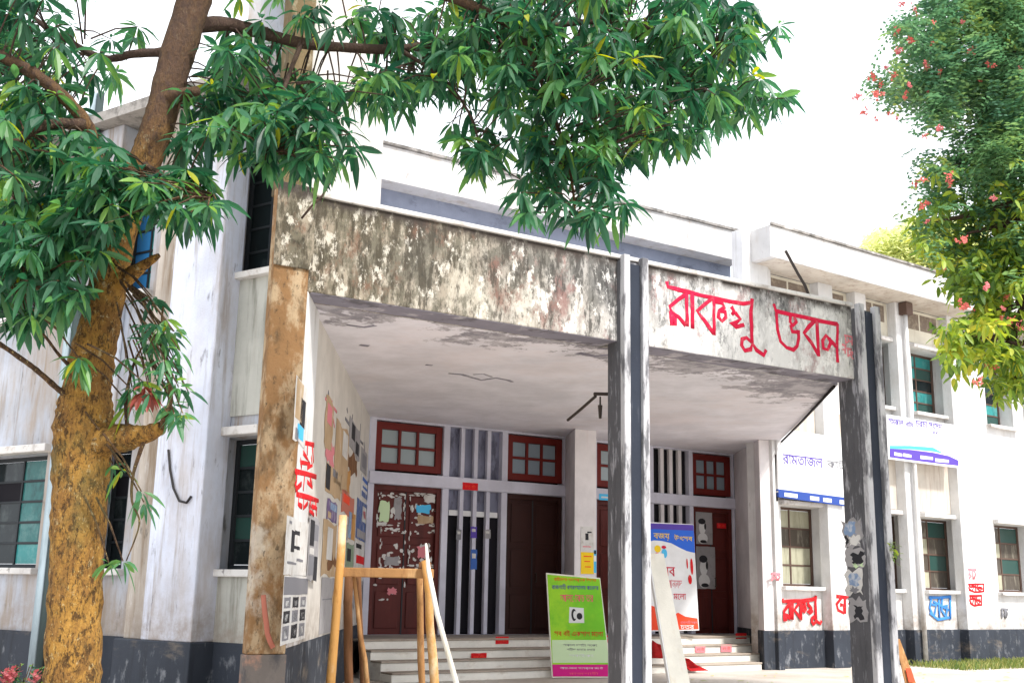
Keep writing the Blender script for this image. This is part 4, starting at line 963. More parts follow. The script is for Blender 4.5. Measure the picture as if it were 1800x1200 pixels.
# ---- white poster board with the blue head, standing on the landing
bb = aty(1190, 1109, 21.9)
BB = Pl(bb, (1, .30, 0), (-.02, .10, 1))
bt = thing('poster_board', 'white poster board with a wavy blue head and orange foot behind the column', 'poster board', bb)
OUT = [(1138, 1109), (1229, 1107), (1219, 921), (1142, 917)]
gquad(BB, OUT, -.02, 0, M['vinyl'], bt, 'board')
gquad(BB, [(1141, 951), (1150, 949), (1163, 950), (1180, 954), (1195, 962), (1208, 968), (1221.5, 971), (1219, 923), (1142, 919)], .001, .004, M['royal'], bt, 'blue_head')
gquad(BB, [(1142.5, 930), (1150, 929), (1219, 932), (1218.5, 922), (1143, 919)], .005, .006, M['ink_purple'], bt, 'dark_head_strip')
gquad(BB, [(1139, 1107), (1228, 1105), (1226, 1086), (1205, 1083), (1192, 1076), (1180, 1082), (1160, 1068), (1139, 1062)], .001, .004, M['orange'], bt, 'orange_foot')
for body, x0, y0, x1, y1, m in (('বজয়', 1149, 937, 1177, 949, 'yellow'), ('উৎসব', 1185, 939, 1217, 950, 'yellow'), ('নব', 1165, 996, 1187, 1012, 'pinkred'), ('আননদ', 1171, 1018, 1199, 1033, 'fade_red'),
                               ('মেলা', 1184, 1042, 1206, 1053, 'pinkred'), ('রাজশাহী সকল', 1196, 1090, 1226, 1096, 'fade_red'), ('চতর', 1196, 1098, 1220, 1105, 'vinyl')):
    s0, s1_, z0, z1 = pxq(BB, x0, y0, x1, y1, .006)
    text(body, BB, s0, z0, z1 - z0, .007, M[m], bt, 'lettering', width=s1_ - s0, ext=.0015)
for x, y, a, b, m in ((1156, 964, .07, .07, 'yellow'), (1167, 961, .05, .03, 'pinkred'), (1168, 972, .06, .09, 'cyan'), (1155, 976, .06, .06, 'pinkish'), (1213, 1018, .04, .09, 'red'), (1216, 995, .03, .16, 'red'), (1208, 990, .015, .10, 'red')):
    h = BB.hit(x, y, .006); MB().disc(BB.P(h[0], h[1], .005 + .0006 * (x % 5)), BB.u, BB.v, BB.n, a, b, .001).build('print_shape', M[m], bt)

# ---- white plank, white pole, red cloth
a = atz(1199, 1226, .0); b = aty(1152, 972, a[1] + .55)
u = V(1, .3, 0) / math.hypot(1, .3) * .15; n = V(.04, -.13, 0) * .25
pk = thing('plank', 'long white painted plank leaning beside the middle column', 'plank', a)
mb = MB(); ub = u * .78
mb.hexa([a - u + n, a + u + n, a + u - n, a - u - n, b - ub + n, b + ub + n, b + ub - n, b - ub - n]); mb.build('board', M['white_wood'], pk, bevel=.008)
mb = MB(); e1_ = a - u * 1.02; mb.hexa([a - u * 1.12 + n, a - u * 1.005 + n, a - u * 1.005 - n, a - u * 1.12 - n, b - ub * 1.14 + n, b - ub * 1.005 + n, b - ub * 1.005 - n, b - ub * 1.14 - n]); mb.build('edge_batten', M['vinyl'], pk)
def cloth(name, outline, o, lab, cat):
    hs = [ST_.hit(x, y, o) for x, y in outline]; base = ST_.P(hs[-1][0], 0, o)
    c = (sum(h[0] for h in hs) / len(hs), sum(h[1] for h in hs) / len(hs))
    mb = MB(); rings = 5; n = len(hs); idx = []
    for r in range(rings + 1):
        t = r / rings
        for h in hs:
            s = c[0] + (h[0] - c[0]) * t; z = c[1] + (h[1] - c[1]) * t
            mb.v.append(tuple(ST_.P(s, max(z, .012), o + .05 * math.sin(s * 17 + z * 9) + .03 * math.sin(s * 31 - z * 13))))
    for r in range(rings):
        for k in range(n): mb.f.append((r * n + k, r * n + (k + 1) % n, (r + 1) * n + (k + 1) % n, (r + 1) * n + k))
    ob = mb.build(name, M['banner_cloth'], None, smooth=True, base=base, label=lab, category=cat)
    m = ob.modifiers.new('thick', 'SOLIDIFY'); m.thickness = .006
cloth('fallen_banner', [(1143, 1124), (1160, 1130), (1177, 1138), (1190, 1158), (1207, 1156), (1225, 1166), (1241, 1177), (1212, 1178), (1205, 1168), (1188, 1172), (1172, 1154), (1143, 1156)], 1.12, 'crumpled dark red banner cloth fallen against the right hand steps', 'banner')
a, b, c_ = aty(806, 1215, 11.6), aty(769, 1080, 11.75), aty(749, 955, 11.95)
pw = thing('white_stick', 'thin white peeling stick leaning on the right end of the trestle', 'stick', atz(815, 1262, 0))
MB().tube([atz(815, 1262, .0), a, b, aty(753, 1000, 11.85), c_], [.032, .030, .028, .026, .012], 7, .12).build('stick_wood', M['white_wood'], pw, smooth=True)

# ---- timber trestle with a tall bamboo pole
tr = thing('timber_trestle', 'rough wooden trestle of bamboo and sawn timber before the steps', 'trestle', atz(680, 1255, 0))
def leg(x0, y0, d0, x1, d1, r0_, r1_, m, name='leg'):
    t = aty(x0, y0, d0); yb = 1250
    bpt = atz(x1, 1040 + 1950 * EYE / d1 + 6, 0.0)
    k = [t + (bpt - t) * q + V(random.uniform(-.012, .012), 0, 0) for q in (0, .2, .4, .6, .8, 1)]
    k[0] = t; k[-1] = bpt
    MB().tube(k, [r0_ + (r1_ - r0_) * q for q in (0, .2, .4, .6, .8, 1)], 8, .08).build(name, m, tr, smooth=True)
leg(603, 905, 12.2, 576, 11.9, .042, .052, M['bamboo'], 'pole')
leg(614, 1008, 12.5, 612, 12.6, .05, .05, M['wood_dark'])
leg(622, 1012, 12.3, 652, 12.4, .022, .03, M['wood'])
leg(630, 1012, 12.6, 640, 13.0, .03, .036, M['wood_dark'])
leg(738, 1010, 12.5, 743, 12.8, .036, .04, M['wood'])
leg(748, 985, 12.1, 768, 12.1, .046, .05, M['bamboo'])
L0, L1 = aty(597, 1004, 12.25), aty(762, 1003, 12.2)
RB = Fr(L0, L1)
MB().wb(RB, .02, RB.len, L0[2] - .055, L0[2] + .045, -.05, .045).build('rail', M['wood'], tr, bevel=.01)
MB().wb(RB, RB.len - .16, RB.len - .03, L0[2] + .047, L0[2] + .115, -.04, .03).build('cleat', M['wood_dark'], tr, bevel=.008)
MB().wb(RB, .06, RB.len - .1, .16, .23, -.30, -.24).build('lower_rail', M['wood_dark'], tr, bevel=.008)

# ---- leaning orange board behind the right column
a = atz(1604, 1212, 0); b = aty(1580, 1122, a[1] + .25)
ob_ = thing('leaning_board', 'narrow orange brown board leaning behind the right hand column', 'board', a)
u = V(.10, .03, 0); n = V(0, -.012, 0)
MB().hexa([a - u + n, a + u + n, a + u - n, a - u - n, b - u * .7 + n, b + u * .1 + n, b + u * .1 - n, b - u * .7 - n]).build('plank_face', M['wood'], ob_)
MB().hexa([a - u * .6 + n * 1.6 + V(0, 0, .12), a + u * .5 + n * 1.6 + V(0, 0, .12), a + u * .5 + n * 1.1 + V(0, 0, .12), a - u * .6 + n * 1.1 + V(0, 0, .12), a - u * .7 + n * 1.6 + V(0, .08, .32), a + u * .2 + n * 1.6 + V(0, .08, .32), a + u * .2 + n * 1.1 + V(0, .08, .32), a - u * .7 + n * 1.1 + V(0, .08, .32)]).build('painted_patch', M['orange'], ob_)

# ---- papers on the right column
CF = Fr(BF.P(sRL - .002, 0, -.40), BF.P(sRL - .002, 0, .05))
CFF = Fr(BF.P(sRL, 0, .142), BF.P(sRR, 0, .142))
for i, (z0, z1, a0, a1, m, lab, prn) in enumerate((
        (2.05, 2.42, .08, .40, 'paper_grey', 'blue and white paper on the right hand column, topmost', [(.1, .7, .45, .9, 'blue_paper'), (.3, .9, .1, .4, 'paper'), (.1, .3, .1, .4, 'ink')]),
        (1.78, 2.02, .10, .44, 'paper_grey', 'black and green paper in the middle of the right hand column', [(.3, .9, .2, .8, 'ink'), (.4, .9, .02, .15, 'pale_green')]),
        (1.40, 1.74, .08, .38, 'paper', 'pale blue faded sheet lower on the right hand column', [(.2, .8, .4, .8, 'blue_paper'), (.2, .7, .1, .3, 'ink_grey')]),
        (1.05, 1.36, .12, .42, 'paper_grey', 'grey scrap with a black blot, lowest on the right hand column', [(.3, .8, .1, .7, 'ink')]))):
    t = thing('poster', lab, 'poster', CF.P((a0 + a1) / 2, (z0 + z1) / 2, .002))
    patch(CF, a0, a1, z0, z1, .002, M[m], t, 'paper', .045, .003)
    for q0, q1, w0, w1_, pm in prn:
        patch(CF, a0 + (a1 - a0) * q0, a0 + (a1 - a0) * q1, z0 + (z1 - z0) * w0, z0 + (z1 - z0) * w1_, .0055, M[pm], t, 'print', .03, .0015)

# ---- sign boards on the right wing
def signboard(pts, lab, off=.06):
    hs = [RW.hit(x, y, off) for x, y in pts]
    t = thing('sign_board', lab, 'sign', RW.P(hs[0][0], hs[0][1], off))
    gquad(RW, pts, off - .05, off, M['vinyl'], t, 'panel')
    return t
s1t = signboard([(1368, 865), (1502, 884), (1500, 772), (1366, 752)], 'white sign board with a blue foot band beside the porch pier')
gquad(RW, [(1369, 873), (1502, 891), (1502, 876), (1368, 859)], .002, .064, M['navy'], s1t, 'foot_band')
for x0, x1 in ((1379, 1402), (1424, 1440), (1447, 1462), (1476, 1494)):
    y = 867 + (x0 - 1368) * .135
    gquad(RW, [(x0, y + 3.5), (x1, y + 3.5 + (x1 - x0) * .13), (x1, y - 3.5 + (x1 - x0) * .13), (x0, y - 3.5)], .066, .069, M['vinyl'], s1t, 'white_print')
s0, s1_, z0, z1 = pxq(RW, 1376, 800, 1446, 818, .065); text('রামতাজল', RW, s0, z0, (z1 - z0), .066, M['ink_purple'], s1t, 'lettering', width=s1_ - s0, shear=0)
s0, s1_, z0, z1 = pxq(RW, 1454, 806, 1492, 823, .065); text('কাটা:', RW, s0, z0, (z1 - z0), .066, M['ink_grey'], s1t, 'lettering', width=s1_ - s0, shear=0)
s2t = signboard([(1561, 806), (1686, 822), (1688, 748), (1559, 728)], 'white sign board with purple lettering and a curved blue band under the upper window', .17)
gquad(RW, [(1564, 803), (1600, 808), (1640, 813), (1685, 818), (1685, 809), (1668, 801), (1640, 795), (1600, 790), (1564, 788)], .171, .174, M['ink_purple'], s2t, 'curved_band')
gquad(RW, [(1564, 788), (1600, 789), (1640, 793), (1660, 797), (1640, 786), (1600, 783), (1564, 783)], .1705, .1735, M['cyan'], s2t, 'light_band')
for x0, x1, y in ((1572, 1586, 797), (1588, 1602, 799), (1618, 1640, 803), (1644, 1668, 808)):
    gquad(RW, [(x0, y + 3), (x1, y + 5), (x1, y), (x0, y - 3)], .175, .177, M['vinyl'], s2t, 'white_print')
for body, x0, y0, x1, y1 in (('সমকাল', 1562, 736, 1588, 747), ('নাটয', 1592, 739, 1606, 750), ('চরচা সংসদ', 1610, 741, 1656, 753), ('রা বি', 1640, 757, 1650, 763)):
    s0, s1_, z0, z1 = pxq(RW, x0, y0, x1, y1, .175); text(body, RW, s0, z0, z1 - z0, .176, M['ink_purple'], s2t, 'lettering', width=s1_ - s0)
# ---- brush slogans on the right wing
CHAI = [[(0, 22), (100, 30)], [(30, 24), (2, 55), (10, 80), (38, 92), (40, 60), (20, 58)], [(44, 24), (46, 95)], [(100, 12), (80, 0), (72, 14), (90, 30)], [(88, 30), (66, 55), (84, 74), (68, 100), (98, 88)]]
BLUE = [[(0, 8), (100, 4)], [(12, 8), (4, 50), (24, 90), (34, 40), (12, 36)], [(46, 6), (48, 95)], [(60, 6), (58, 60), (78, 88), (84, 40), (62, 46)], [(96, 4), (97, 98)], [(4, 70), (40, 98), (92, 90)], [(20, 24), (90, 60)]]
MARK = [[(0, 5), (100, 8)], [(15, 8), (10, 90), (40, 60), (15, 45)], [(55, 8), (60, 95)], [(70, 10), (95, 50), (70, 90)]]
def mapped(strokes, box, fr, off):
    xs = [q[0] for st in strokes for q in st]; ys = [q[1] for st in strokes for q in st]
    X0, X1, Y0, Y1 = min(xs), max(xs), min(ys), max(ys)
    return [[fr.hit(box[0] + (q[0] - X0) / (X1 - X0) * (box[2] - box[0]), box[1] + (q[1] - Y0) / (Y1 - Y0) * (box[3] - box[1]), off) for q in st] for st in strokes]
flatten = lambda W_: [[(x, y - (x - 345) * .27) for x, y in st] for st in W_]
for strokes, box, m, off, w in ((flatten(WORD1), (1376, 1046, 1444, 1096), 'red', -.226, .072), (CHAI, (1470, 1038, 1504, 1080), 'red', .003, .07), (BLUE, (1633, 1048, 1672, 1088), 'blue_paint', -.226, .065),
                               (MARK, (1355, 1008, 1372, 1020), 'fade_red', .003, .05), (MARK, (1702, 1000, 1716, 1018), 'fade_red', .003, .05), (BLUE, (1702, 1026, 1730, 1040), 'red', .003, .045), (BLUE, (1704, 1046, 1726, 1064), 'red', .003, .05), (MARK, (1760, 1070, 1772, 1086), 'ink_grey', -.226, .05)):
    mb = MB()
    for st in mapped(strokes, box, RW, off): mb.stroke(RW, st, w, off)
    mb.build('painted_word', M[m], rw, smooth=True)
# ---- rods, wires, lamp bracket
def wire(name, lab, cat, pts, r, m=None):
    base = V(*pts[0])
    o = MB().tube(pts, r, 6).build(name, m or M['cable'], None, smooth=True, base=base, label=lab, category=cat)
    return o
sr_ = BF.s(1425, 524, -.2)
wire('iron_rod', 'rusty iron rod slanting up from the top of the lettered beam', 'rod', [BF.P(sr_, ZB + .05, -.2), BF.P(sr_ - .10, ZB + .25, -.2), aty(1402, 480, BF.P(sr_, 0, -.2)[1]), aty(1381, 441, BF.P(sr_, 0, -.2)[1] + .05)], .022, M['iron'])
lb = thing('lamp_bracket', 'black iron lamp bracket with a hanging hook beside the middle column', 'bracket', aty(1078, 692, 13.75))
MB().tube([aty(1092, 693, 13.75), aty(1044, 692, 13.9)], .022, 7).build('arm', M['iron'], lb)
MB().tube([aty(1047, 696, 13.9), aty(1022, 718, 14.3), aty(998, 738, 14.7)], .020, 7).build('stay', M['iron'], lb)
MB().tube([aty(1055, 697, 13.88), aty(1055, 718, 13.88)], .012, 6).build('hook', M['iron'], lb)
MB().tube([aty(1055, 712, 13.88), aty(1055, 735, 13.88)], [.03, .018], 8).build('lamp_socket', M['iron'], lb)
rbk = V(right_back[0], right_back[1], ZS)
wire('cable', 'black cable along the right edge of the porch ceiling and down the pier', 'cable', [BF.P(BF.len - .02, ZS - .02, -.5), (BF.P(BF.len, ZS, -.5) + rbk) / 2 + V(0, 0, -.045), rbk + V(.03, -.05, -.02), V(5.28, 21.98, 4.1), V(5.28, 21.98, 3.2)], .022)
wire('hanging_twig', 'thin dry vine hanging over the left end of the porch beam', 'vine', [aty(584, 300, 11.0), aty(580, 322, 10.95), aty(566, 345, 10.9), aty(548, 362, 10.9), aty(530, 384, 10.95)], .012, M['bark_dark'])
lp_ = lambda x, y: LW.P(*LW.hit(x, y, .36), .36)
wire('hook_wire', 'black looped wire hanging on the blue white pilaster', 'wire', [lp_(296, 790), lp_(299, 825), lp_(305, 858), lp_(315, 880), lp_(328, 883), lp_(336, 872)], .014)

# ================================================================== TREES
def leaf(mb, base, d, L, Wd, droop, tint, fold=.25, roll=0.0):
    d = d / (np.linalg.norm(d) + 1e-9); side = np.cross(d, V(0, 0, 1)); ln = np.linalg.norm(side)
    side = V(1, 0, 0) if ln < .05 else side / ln
    up = np.cross(side, d)
    if roll: side, up = side * math.cos(roll) + up * math.sin(roll), up * math.cos(roll) - side * math.sin(roll)
    prof = ((0, .10), (.28, .85), (.58, 1.0), (.84, .58), (1, 0))
    i = len(mb.v); p = base.copy()
    for k, (t, w) in enumerate(prof):
        c = base + d * L * t + V(0, 0, -1) * droop * L * t * t
        if k < 4:
            e = side * Wd / 2 * w; f = up * Wd / 2 * w * fold
            mb.v += [tuple(c - e + f), tuple(c), tuple(c + e + f)]
        else: mb.v.append(tuple(c))
    for k in range(3):
        a = i + k * 3
        mb.f += [(a, a + 1, a + 4, a + 3), (a + 1, a + 2, a + 5, a + 4)]; mb.t += [tint, tint]
    a = i + 9
    mb.f += [(a, a + 1, a + 3), (a + 1, a + 2, a + 3)]; mb.t += [tint, tint]

# ---- mango tree
tree = thing('mango_tree', 'big mango tree with an ochre trunk and drooping dark green leaves in front', 'tree', atz(120, 1415, 0))
def wpath(pts, d0, d1):
    n = len(pts); return [aty(p[0], p[1], d0 + (d1 - d0) * k / (n - 1)) for k, p in enumerate(pts)]
def smooth(pts, rad, m=5):
    P = [V(*p) for p in pts]; out = []; ro = []
    for k in range(len(P) - 1):
        a, b, c, d = P[max(k - 1, 0)], P[k], P[k + 1], P[min(k + 2, len(P) - 1)]
        for q in range(m):
            t = q / m
            out.append(.5 * (2 * b + (c - a) * t + (2 * a - 5 * b + 4 * c - d) * t * t + (3 * b - a - 3 * c + d) * t ** 3)); ro.append(rad[k] + (rad[k + 1] - rad[k]) * t)
    out.append(P[-1]); ro.append(rad[-1]); return out, ro
TP = [(120, 1425), (124, 1300), (127, 1200), (132, 1060), (138, 920), (143, 820), (148, 745), (152, 690), (164, 620), (178, 560), (195, 470), (216, 390), (240, 320), (262, 265), (284, 200), (308, 110), (338, 10), (365, -110), (385, -260), (400, -420)]
TW = [108, 96, 92, 89, 90, 96, 104, 86, 76, 70, 66, 60, 58, 58, 60, 62, 66, 60, 50, 36]
tp = wpath(TP, 7.0, 7.0); tr_ = [w / 2 * 7.0 / F for w in TW]
P_, R_ = smooth(tp, tr_, 8)
mb = MB(); mb.tube(P_, [r * random.uniform(.96, 1.05) for r in R_], 22, .022); 
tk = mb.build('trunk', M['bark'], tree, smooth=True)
def limb(pts, ws, d0, d1, m='bark', name='branch', jit=.06, par=None):
    P = wpath(pts, d0, d1); r = [w / 2 * (d0 + (d1 - d0) * k / (len(pts) - 1)) / F for k, w in enumerate(ws)]
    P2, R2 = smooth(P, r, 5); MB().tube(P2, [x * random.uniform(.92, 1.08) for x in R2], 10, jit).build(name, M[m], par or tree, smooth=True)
    return P2
SK = list(P_[110:])
limb([(140, 790), (180, 775), (225, 768), (255, 763), (283, 752)], [62, 56, 44, 34, 24], 7.0, 6.75)
limb([(190, 505), (222, 488), (250, 468), (279, 449)], [40, 32, 22, 9], 7.0, 6.8)
limb([(285, 180), (315, 168), (346, 160)], [34, 26, 18], 7.0, 6.8)
SK += limb([(325, 50), (390, 42), (450, 55), (530, 76), (610, 84), (700, 86), (800, 72), (900, 58), (1050, 38), (1180, 60), (1290, 110)], [30, 27, 25, 22, 20, 17, 15, 13, 11, 8, 5], 7.0, 8.4, 'bark_dark')
SK += limb([(292, 92), (235, 95), (180, 102), (100, 60), (30, 10)], [20, 16, 14, 11, 8], 7.0, 7.4, 'bark_dark')
SK += limb([(215, 400), (190, 330), (165, 260), (150, 215), (110, 170), (60, 130), (0, 98), (-80, 50)], [34, 30, 26, 25, 25, 24, 22, 18], 7.0, 6.4)
SK += limb([(150, 220), (90, 218), (40, 240), (0, 265), (-60, 300)], [22, 20, 18, 17, 12], 6.7, 6.3, 'bark_dark')
limb([(140, 712), (105, 686), (70, 655), (40, 632), (0, 605), (-50, 575)], [14, 10, 10, 9, 9, 7], 6.95, 6.5, 'bark_dark')
limb([(140, 660), (105, 625), (80, 592), (60, 575)], [8, 6, 5, 4], 6.95, 6.7, 'bark_dark')
SK += limb([(352, -60), (480, -60), (620, -40), (760, -15), (860, 25), (920, 70), (965, 180), (1000, 290), (1012, 380)], [26, 24, 22, 22, 18, 13, 9, 6, 3], 7.0, 7.6)
SK += limb([(1050, 40), (1140, 110), (1240, 160), (1340, 185)], [9, 7, 5, 3], 7.9, 8.5, 'bark_dark')
SK += limb([(530, 76), (505, 140), (480, 220), (470, 260)], [11, 8, 6, 3], 7.3, 6.9, 'bark_dark')
SK += limb([(700, 86), (780, 140), (830, 210), (845, 280)], [9, 7, 5, 3], 7.6, 7.5, 'bark_dark')
SK += limb([(255, 290), (290, 310), (330, 330), (370, 340)], [12, 9, 7, 4], 6.9, 6.6, 'bark_dark')
SK += limb([(195, 450), (140, 440), (80, 460), (30, 500)], [14, 11, 8, 4], 6.9, 6.6, 'bark_dark')
limb([(283, 752), (300, 700), (292, 640), (285, 560), (290, 530)], [14, 9, 7, 5, 3], 6.75, 6.7, 'bark_dark')
limb([(225, 770), (222, 700), (235, 640), (250, 610)], [9, 7, 5, 3], 6.85, 6.7, 'bark_dark')
limb([(255, 770), (235, 830), (232, 880), (245, 920), (222, 985)], [8, 6, 4, 3, 2], 6.8, 6.8, 'bark_dark')
# clumps: (cx, cy, rx, ry, near depth, far depth, density)
CL = [(50, 30, 110, 70, 6.3, 8, 1.0), (40, 130, 95, 75, 6.3, 8, 1.1), (150, 120, 75, 45, 6.8, 8.5, .55), (70, 210, 95, 65, 6.2, 7.5, 1.1), (40, 300, 80, 70, 6.2, 7.5, 1.1), (150, 285, 80, 60, 6.2, 7.2, 1.1),
      (225, 330, 75, 50, 6.2, 6.8, 1.1), (325, 335, 62, 45, 6.2, 6.8, 1.2), (110, 370, 90, 55, 6.2, 7.2, 1.2), (50, 430, 75, 70, 6.2, 7.2, 1.2), (130, 440, 60, 50, 6.2, 6.9, 1.1), (50, 510, 75, 50, 6.3, 7, 1.0), (30, 560, 45, 30, 6.4, 7, .7),
      (190, 60, 60, 40, 7, 8.5, .35), (330, 250, 40, 60, 6.6, 7.4, .6), (370, 185, 55, 65, 6.6, 7.6, 1.0), (430, 150, 75, 75, 6.6, 8, 1.1), (450, 235, 60, 60, 6.5, 7.5, 1.2), (530, 190, 80, 75, 6.6, 8, 1.2), (575, 240, 60, 50, 6.6, 7.6, 1.2), (510, 265, 70, 40, 6.6, 7.6, 1.1),
      (430, 75, 60, 40, 6.8, 8, .7), (470, 20, 90, 35, 7, 8.5, .6), (590, 30, 70, 35, 7, 8.5, .7), (630, 140, 60, 35, 7, 8, .9), (690, 150, 70, 40, 7, 8.4, 1.0), (660, 40, 60, 35, 7, 8.5, .8),
      (770, 40, 100, 60, 7, 9, 1.3), (880, 50, 110, 70, 7, 9, 1.3), (990, 50, 120, 75, 7, 9, 1.3), (1100, 60, 120, 80, 7.2, 9, 1.3), (1210, 55, 110, 75, 7.4, 9, 1.2), (1305, 70, 75, 75, 7.6, 9, .9), (750, 125, 80, 45, 7, 8.6, 1.2), (850, 140, 90, 55, 7, 8.6, 1.2),
      (960, 160, 100, 65, 7, 8.6, 1.1), (1070, 160, 110, 75, 7, 8.8, 1.25), (1180, 170, 90, 70, 7.2, 8.8, 1.2), (1275, 165, 75, 60, 7.5, 8.8, 1.1), (1350, 165, 40, 45, 7.8, 8.8, .8), (830, 220, 40, 40, 7.2, 8, 1.0), (845, 290, 45, 26, 7.2, 7.8, 1.1), (910, 240, 55, 40, 7.2, 8, .9),
      (1000, 255, 75, 45, 7.2, 8.2, 1.1), (1090, 240, 75, 45, 7.2, 8.4, 1.2), (1190, 235, 55, 40, 7.4, 8.4, 1.0), (950, 320, 45, 50, 7.2, 7.8, 1.0), (1030, 320, 65, 45, 7.1, 7.8, 1.1), (1010, 385, 42, 32, 7, 7.5, 1.2), (1075, 375, 35, 28, 7, 7.5, 1.1), (940, 370, 30, 28, 7.1, 7.5, .9),
      (285, 590, 45, 45, 6.5, 6.9, .75), (250, 640, 45, 40, 6.5, 6.9, .8), (300, 690, 45, 45, 6.5, 6.9, .8), (230, 690, 32, 40, 6.6, 6.9, .8), (290, 525, 30, 18, 6.6, 6.8, .7), (300, 740, 40, 25, 6.5, 6.8, .5), (200, 830, 28, 35, 6.9, 7.2, .8), (240, 870, 25, 28, 6.7, 6.9, .5), (205, 990, 20, 6, 6.8, 6.9, .6), (130, 640, 26, 24, 6.5, 6.8, .5),
      (235, 345, 55, 40, 6.1, 6.7, 1.2), (190, 300, 60, 45, 6.1, 6.7, 1.1), (165, 365, 65, 45, 6.1, 6.7, 1.2), (330, 345, 65, 50, 6.2, 6.8, .9), (20, 470, 60, 80, 6.2, 7.2, .9), (100, 520, 50, 45, 6.3, 7, .8), (270, 570, 50, 50, 6.5, 6.9, .6), (315, 650, 30, 50, 6.5, 6.9, .5), (20, 200, 60, 120, 6.4, 8, .7)]
# crown above the picture
for x, y, rx, ry in ((-150, 100, 120, 120), (-120, 300, 110, 110), (100, -120, 160, 90), (350, -120, 170, 80), (600, -110, 170, 80), (850, -100, 170, 80), (1080, -90, 150, 80), (200, -300, 200, 110), (500, -290, 220, 110), (800, -260, 200, 100)):
    CL.append((x, y, rx, ry, 6.6, 9.2, .55))
CL = [(a, b - (16 if 270 < b < 400 and 700 < a < 1200 else 0), c, d, e, f, g) for a, b, c, d, e, f, g in CL]
ros = []
for cx, cy, rx, ry, d0, d1, dens in CL:
    n = max(2, int(dens * math.pi * rx * ry / (760 if cx < 300 else 640)))
    for _ in range(n):
        A = random.uniform(0, 2 * math.pi); r = math.sqrt(random.random()) * .95
        ros.append((cx + rx * r * math.cos(A), cy + ry * r * math.sin(A), random.uniform(d0, d1)))
SKA = np.array(SK)
fol = MB(); twig = MB(); red = MB(); near = []
young = 0
for k, (x, y, d) in enumerate(ros):
    tip = aty(x, y, d)
    j = int(np.argmin(((SKA - tip) ** 2).sum(1))); q = SKA[j]; v = tip - q; l = np.linalg.norm(v)
    st = tip - v / (l + 1e-6) * min(l, .45) + V(0, 0, -.03)
    twig.tube([st, (st + tip) / 2 + V(0, 0, .03), tip], [.007, .006, .004], 4, cap=False)
    bt_ = random.random()
    base_t = .12 + .62 * random.random() + (.22 if bt_ > .95 else 0) + (.10 if y > 420 and x > 180 else 0)
    small = .72 if (x > 180 and y > 500) else 1.0
    nl = random.randint(8, 13) if small == 1 else random.randint(5, 8)
    a0 = random.uniform(0, 6.28)
    for m_ in range(nl):
        az = a0 + m_ * 2.4 + random.uniform(-.3, .3); el = random.uniform(-1.15, .25)
        dd = V(math.cos(az) * math.cos(el), math.sin(az) * math.cos(el), math.sin(el))
        Lf = random.uniform(.085, .205) * small; Wf = Lf * random.uniform(.22, .31)
        t = min(1, max(0, base_t + random.gauss(0, .13)))
        if random.random() < .005: t = 1.0
        rec = (tip + dd * .015, dd, Lf, Wf, random.uniform(.02, .75), t, random.uniform(-.9, .9))
        if d < 6.75 and 0 < x < 1750 and 0 < y < 1150 and small == 1: near.append((d, rec))
        else: leaf(fol, rec[0], rec[1], rec[2], rec[3], rec[4], rec[5], roll=rec[6])
near.sort(key=lambda e: e[0] - e[1][2] * 4)
for d, r in near[300:]: leaf(fol, r[0], r[1], r[2], r[3], r[4], r[5], roll=r[6])
o = fol.build('foliage', M['mango'], tree, kind='stuff')
twig.build('twigs', M['bark_dark'], tree, kind='stuff')
# individually countable near leaves: shared leaf meshes
protos = []
for k in range(12):
    mb = MB(); leaf(mb, V(0, 0, 0), V(0, 1, 0), 1.0, .235, .22 + .03 * (k % 4), [.28, .36, .44, .52, .40, .33, .6, .48, .38, .72, .55, .88][k])
    me = mb.mesh('leaf'); me.materials.append(M['mango']); protos.append(me)
tb = wl(tree)
for d, r in near[:300]:
    k = min(range(12), key=lambda q: abs([.28, .36, .44, .52, .40, .33, .6, .48, .38, .72, .55, .88][q] - r[5]) + random.random() * .1)
    ob = bpy.data.objects.new('leaf', protos[k]); COL.objects.link(ob); ob.parent = tree
    dd = Vector(r[1]); qn = dd.to_track_quat('Y', 'Z')
    ob.matrix_local = Matrix.Translation(Vector(r[0] - tb)) @ qn.to_matrix().to_4x4() @ Matrix.Rotation(r[6], 4, 'Y') @ Matrix.Diagonal((r[2], r[2], r[2], 1))
for x, y in ((255, 680), (262, 692), (248, 690)):
    tip = aty(x, y, 6.55)
    for m_ in range(6):
        az = random.uniform(0, 6.28); el = random.uniform(-1.2, .1)
        leaf(red, tip, V(math.cos(az) * math.cos(el), math.sin(az) * math.cos(el), math.sin(el)), random.uniform(.09, .15), .035, .3, random.random())
red.build('young_red_leaves', M['red_leaf'], tree)

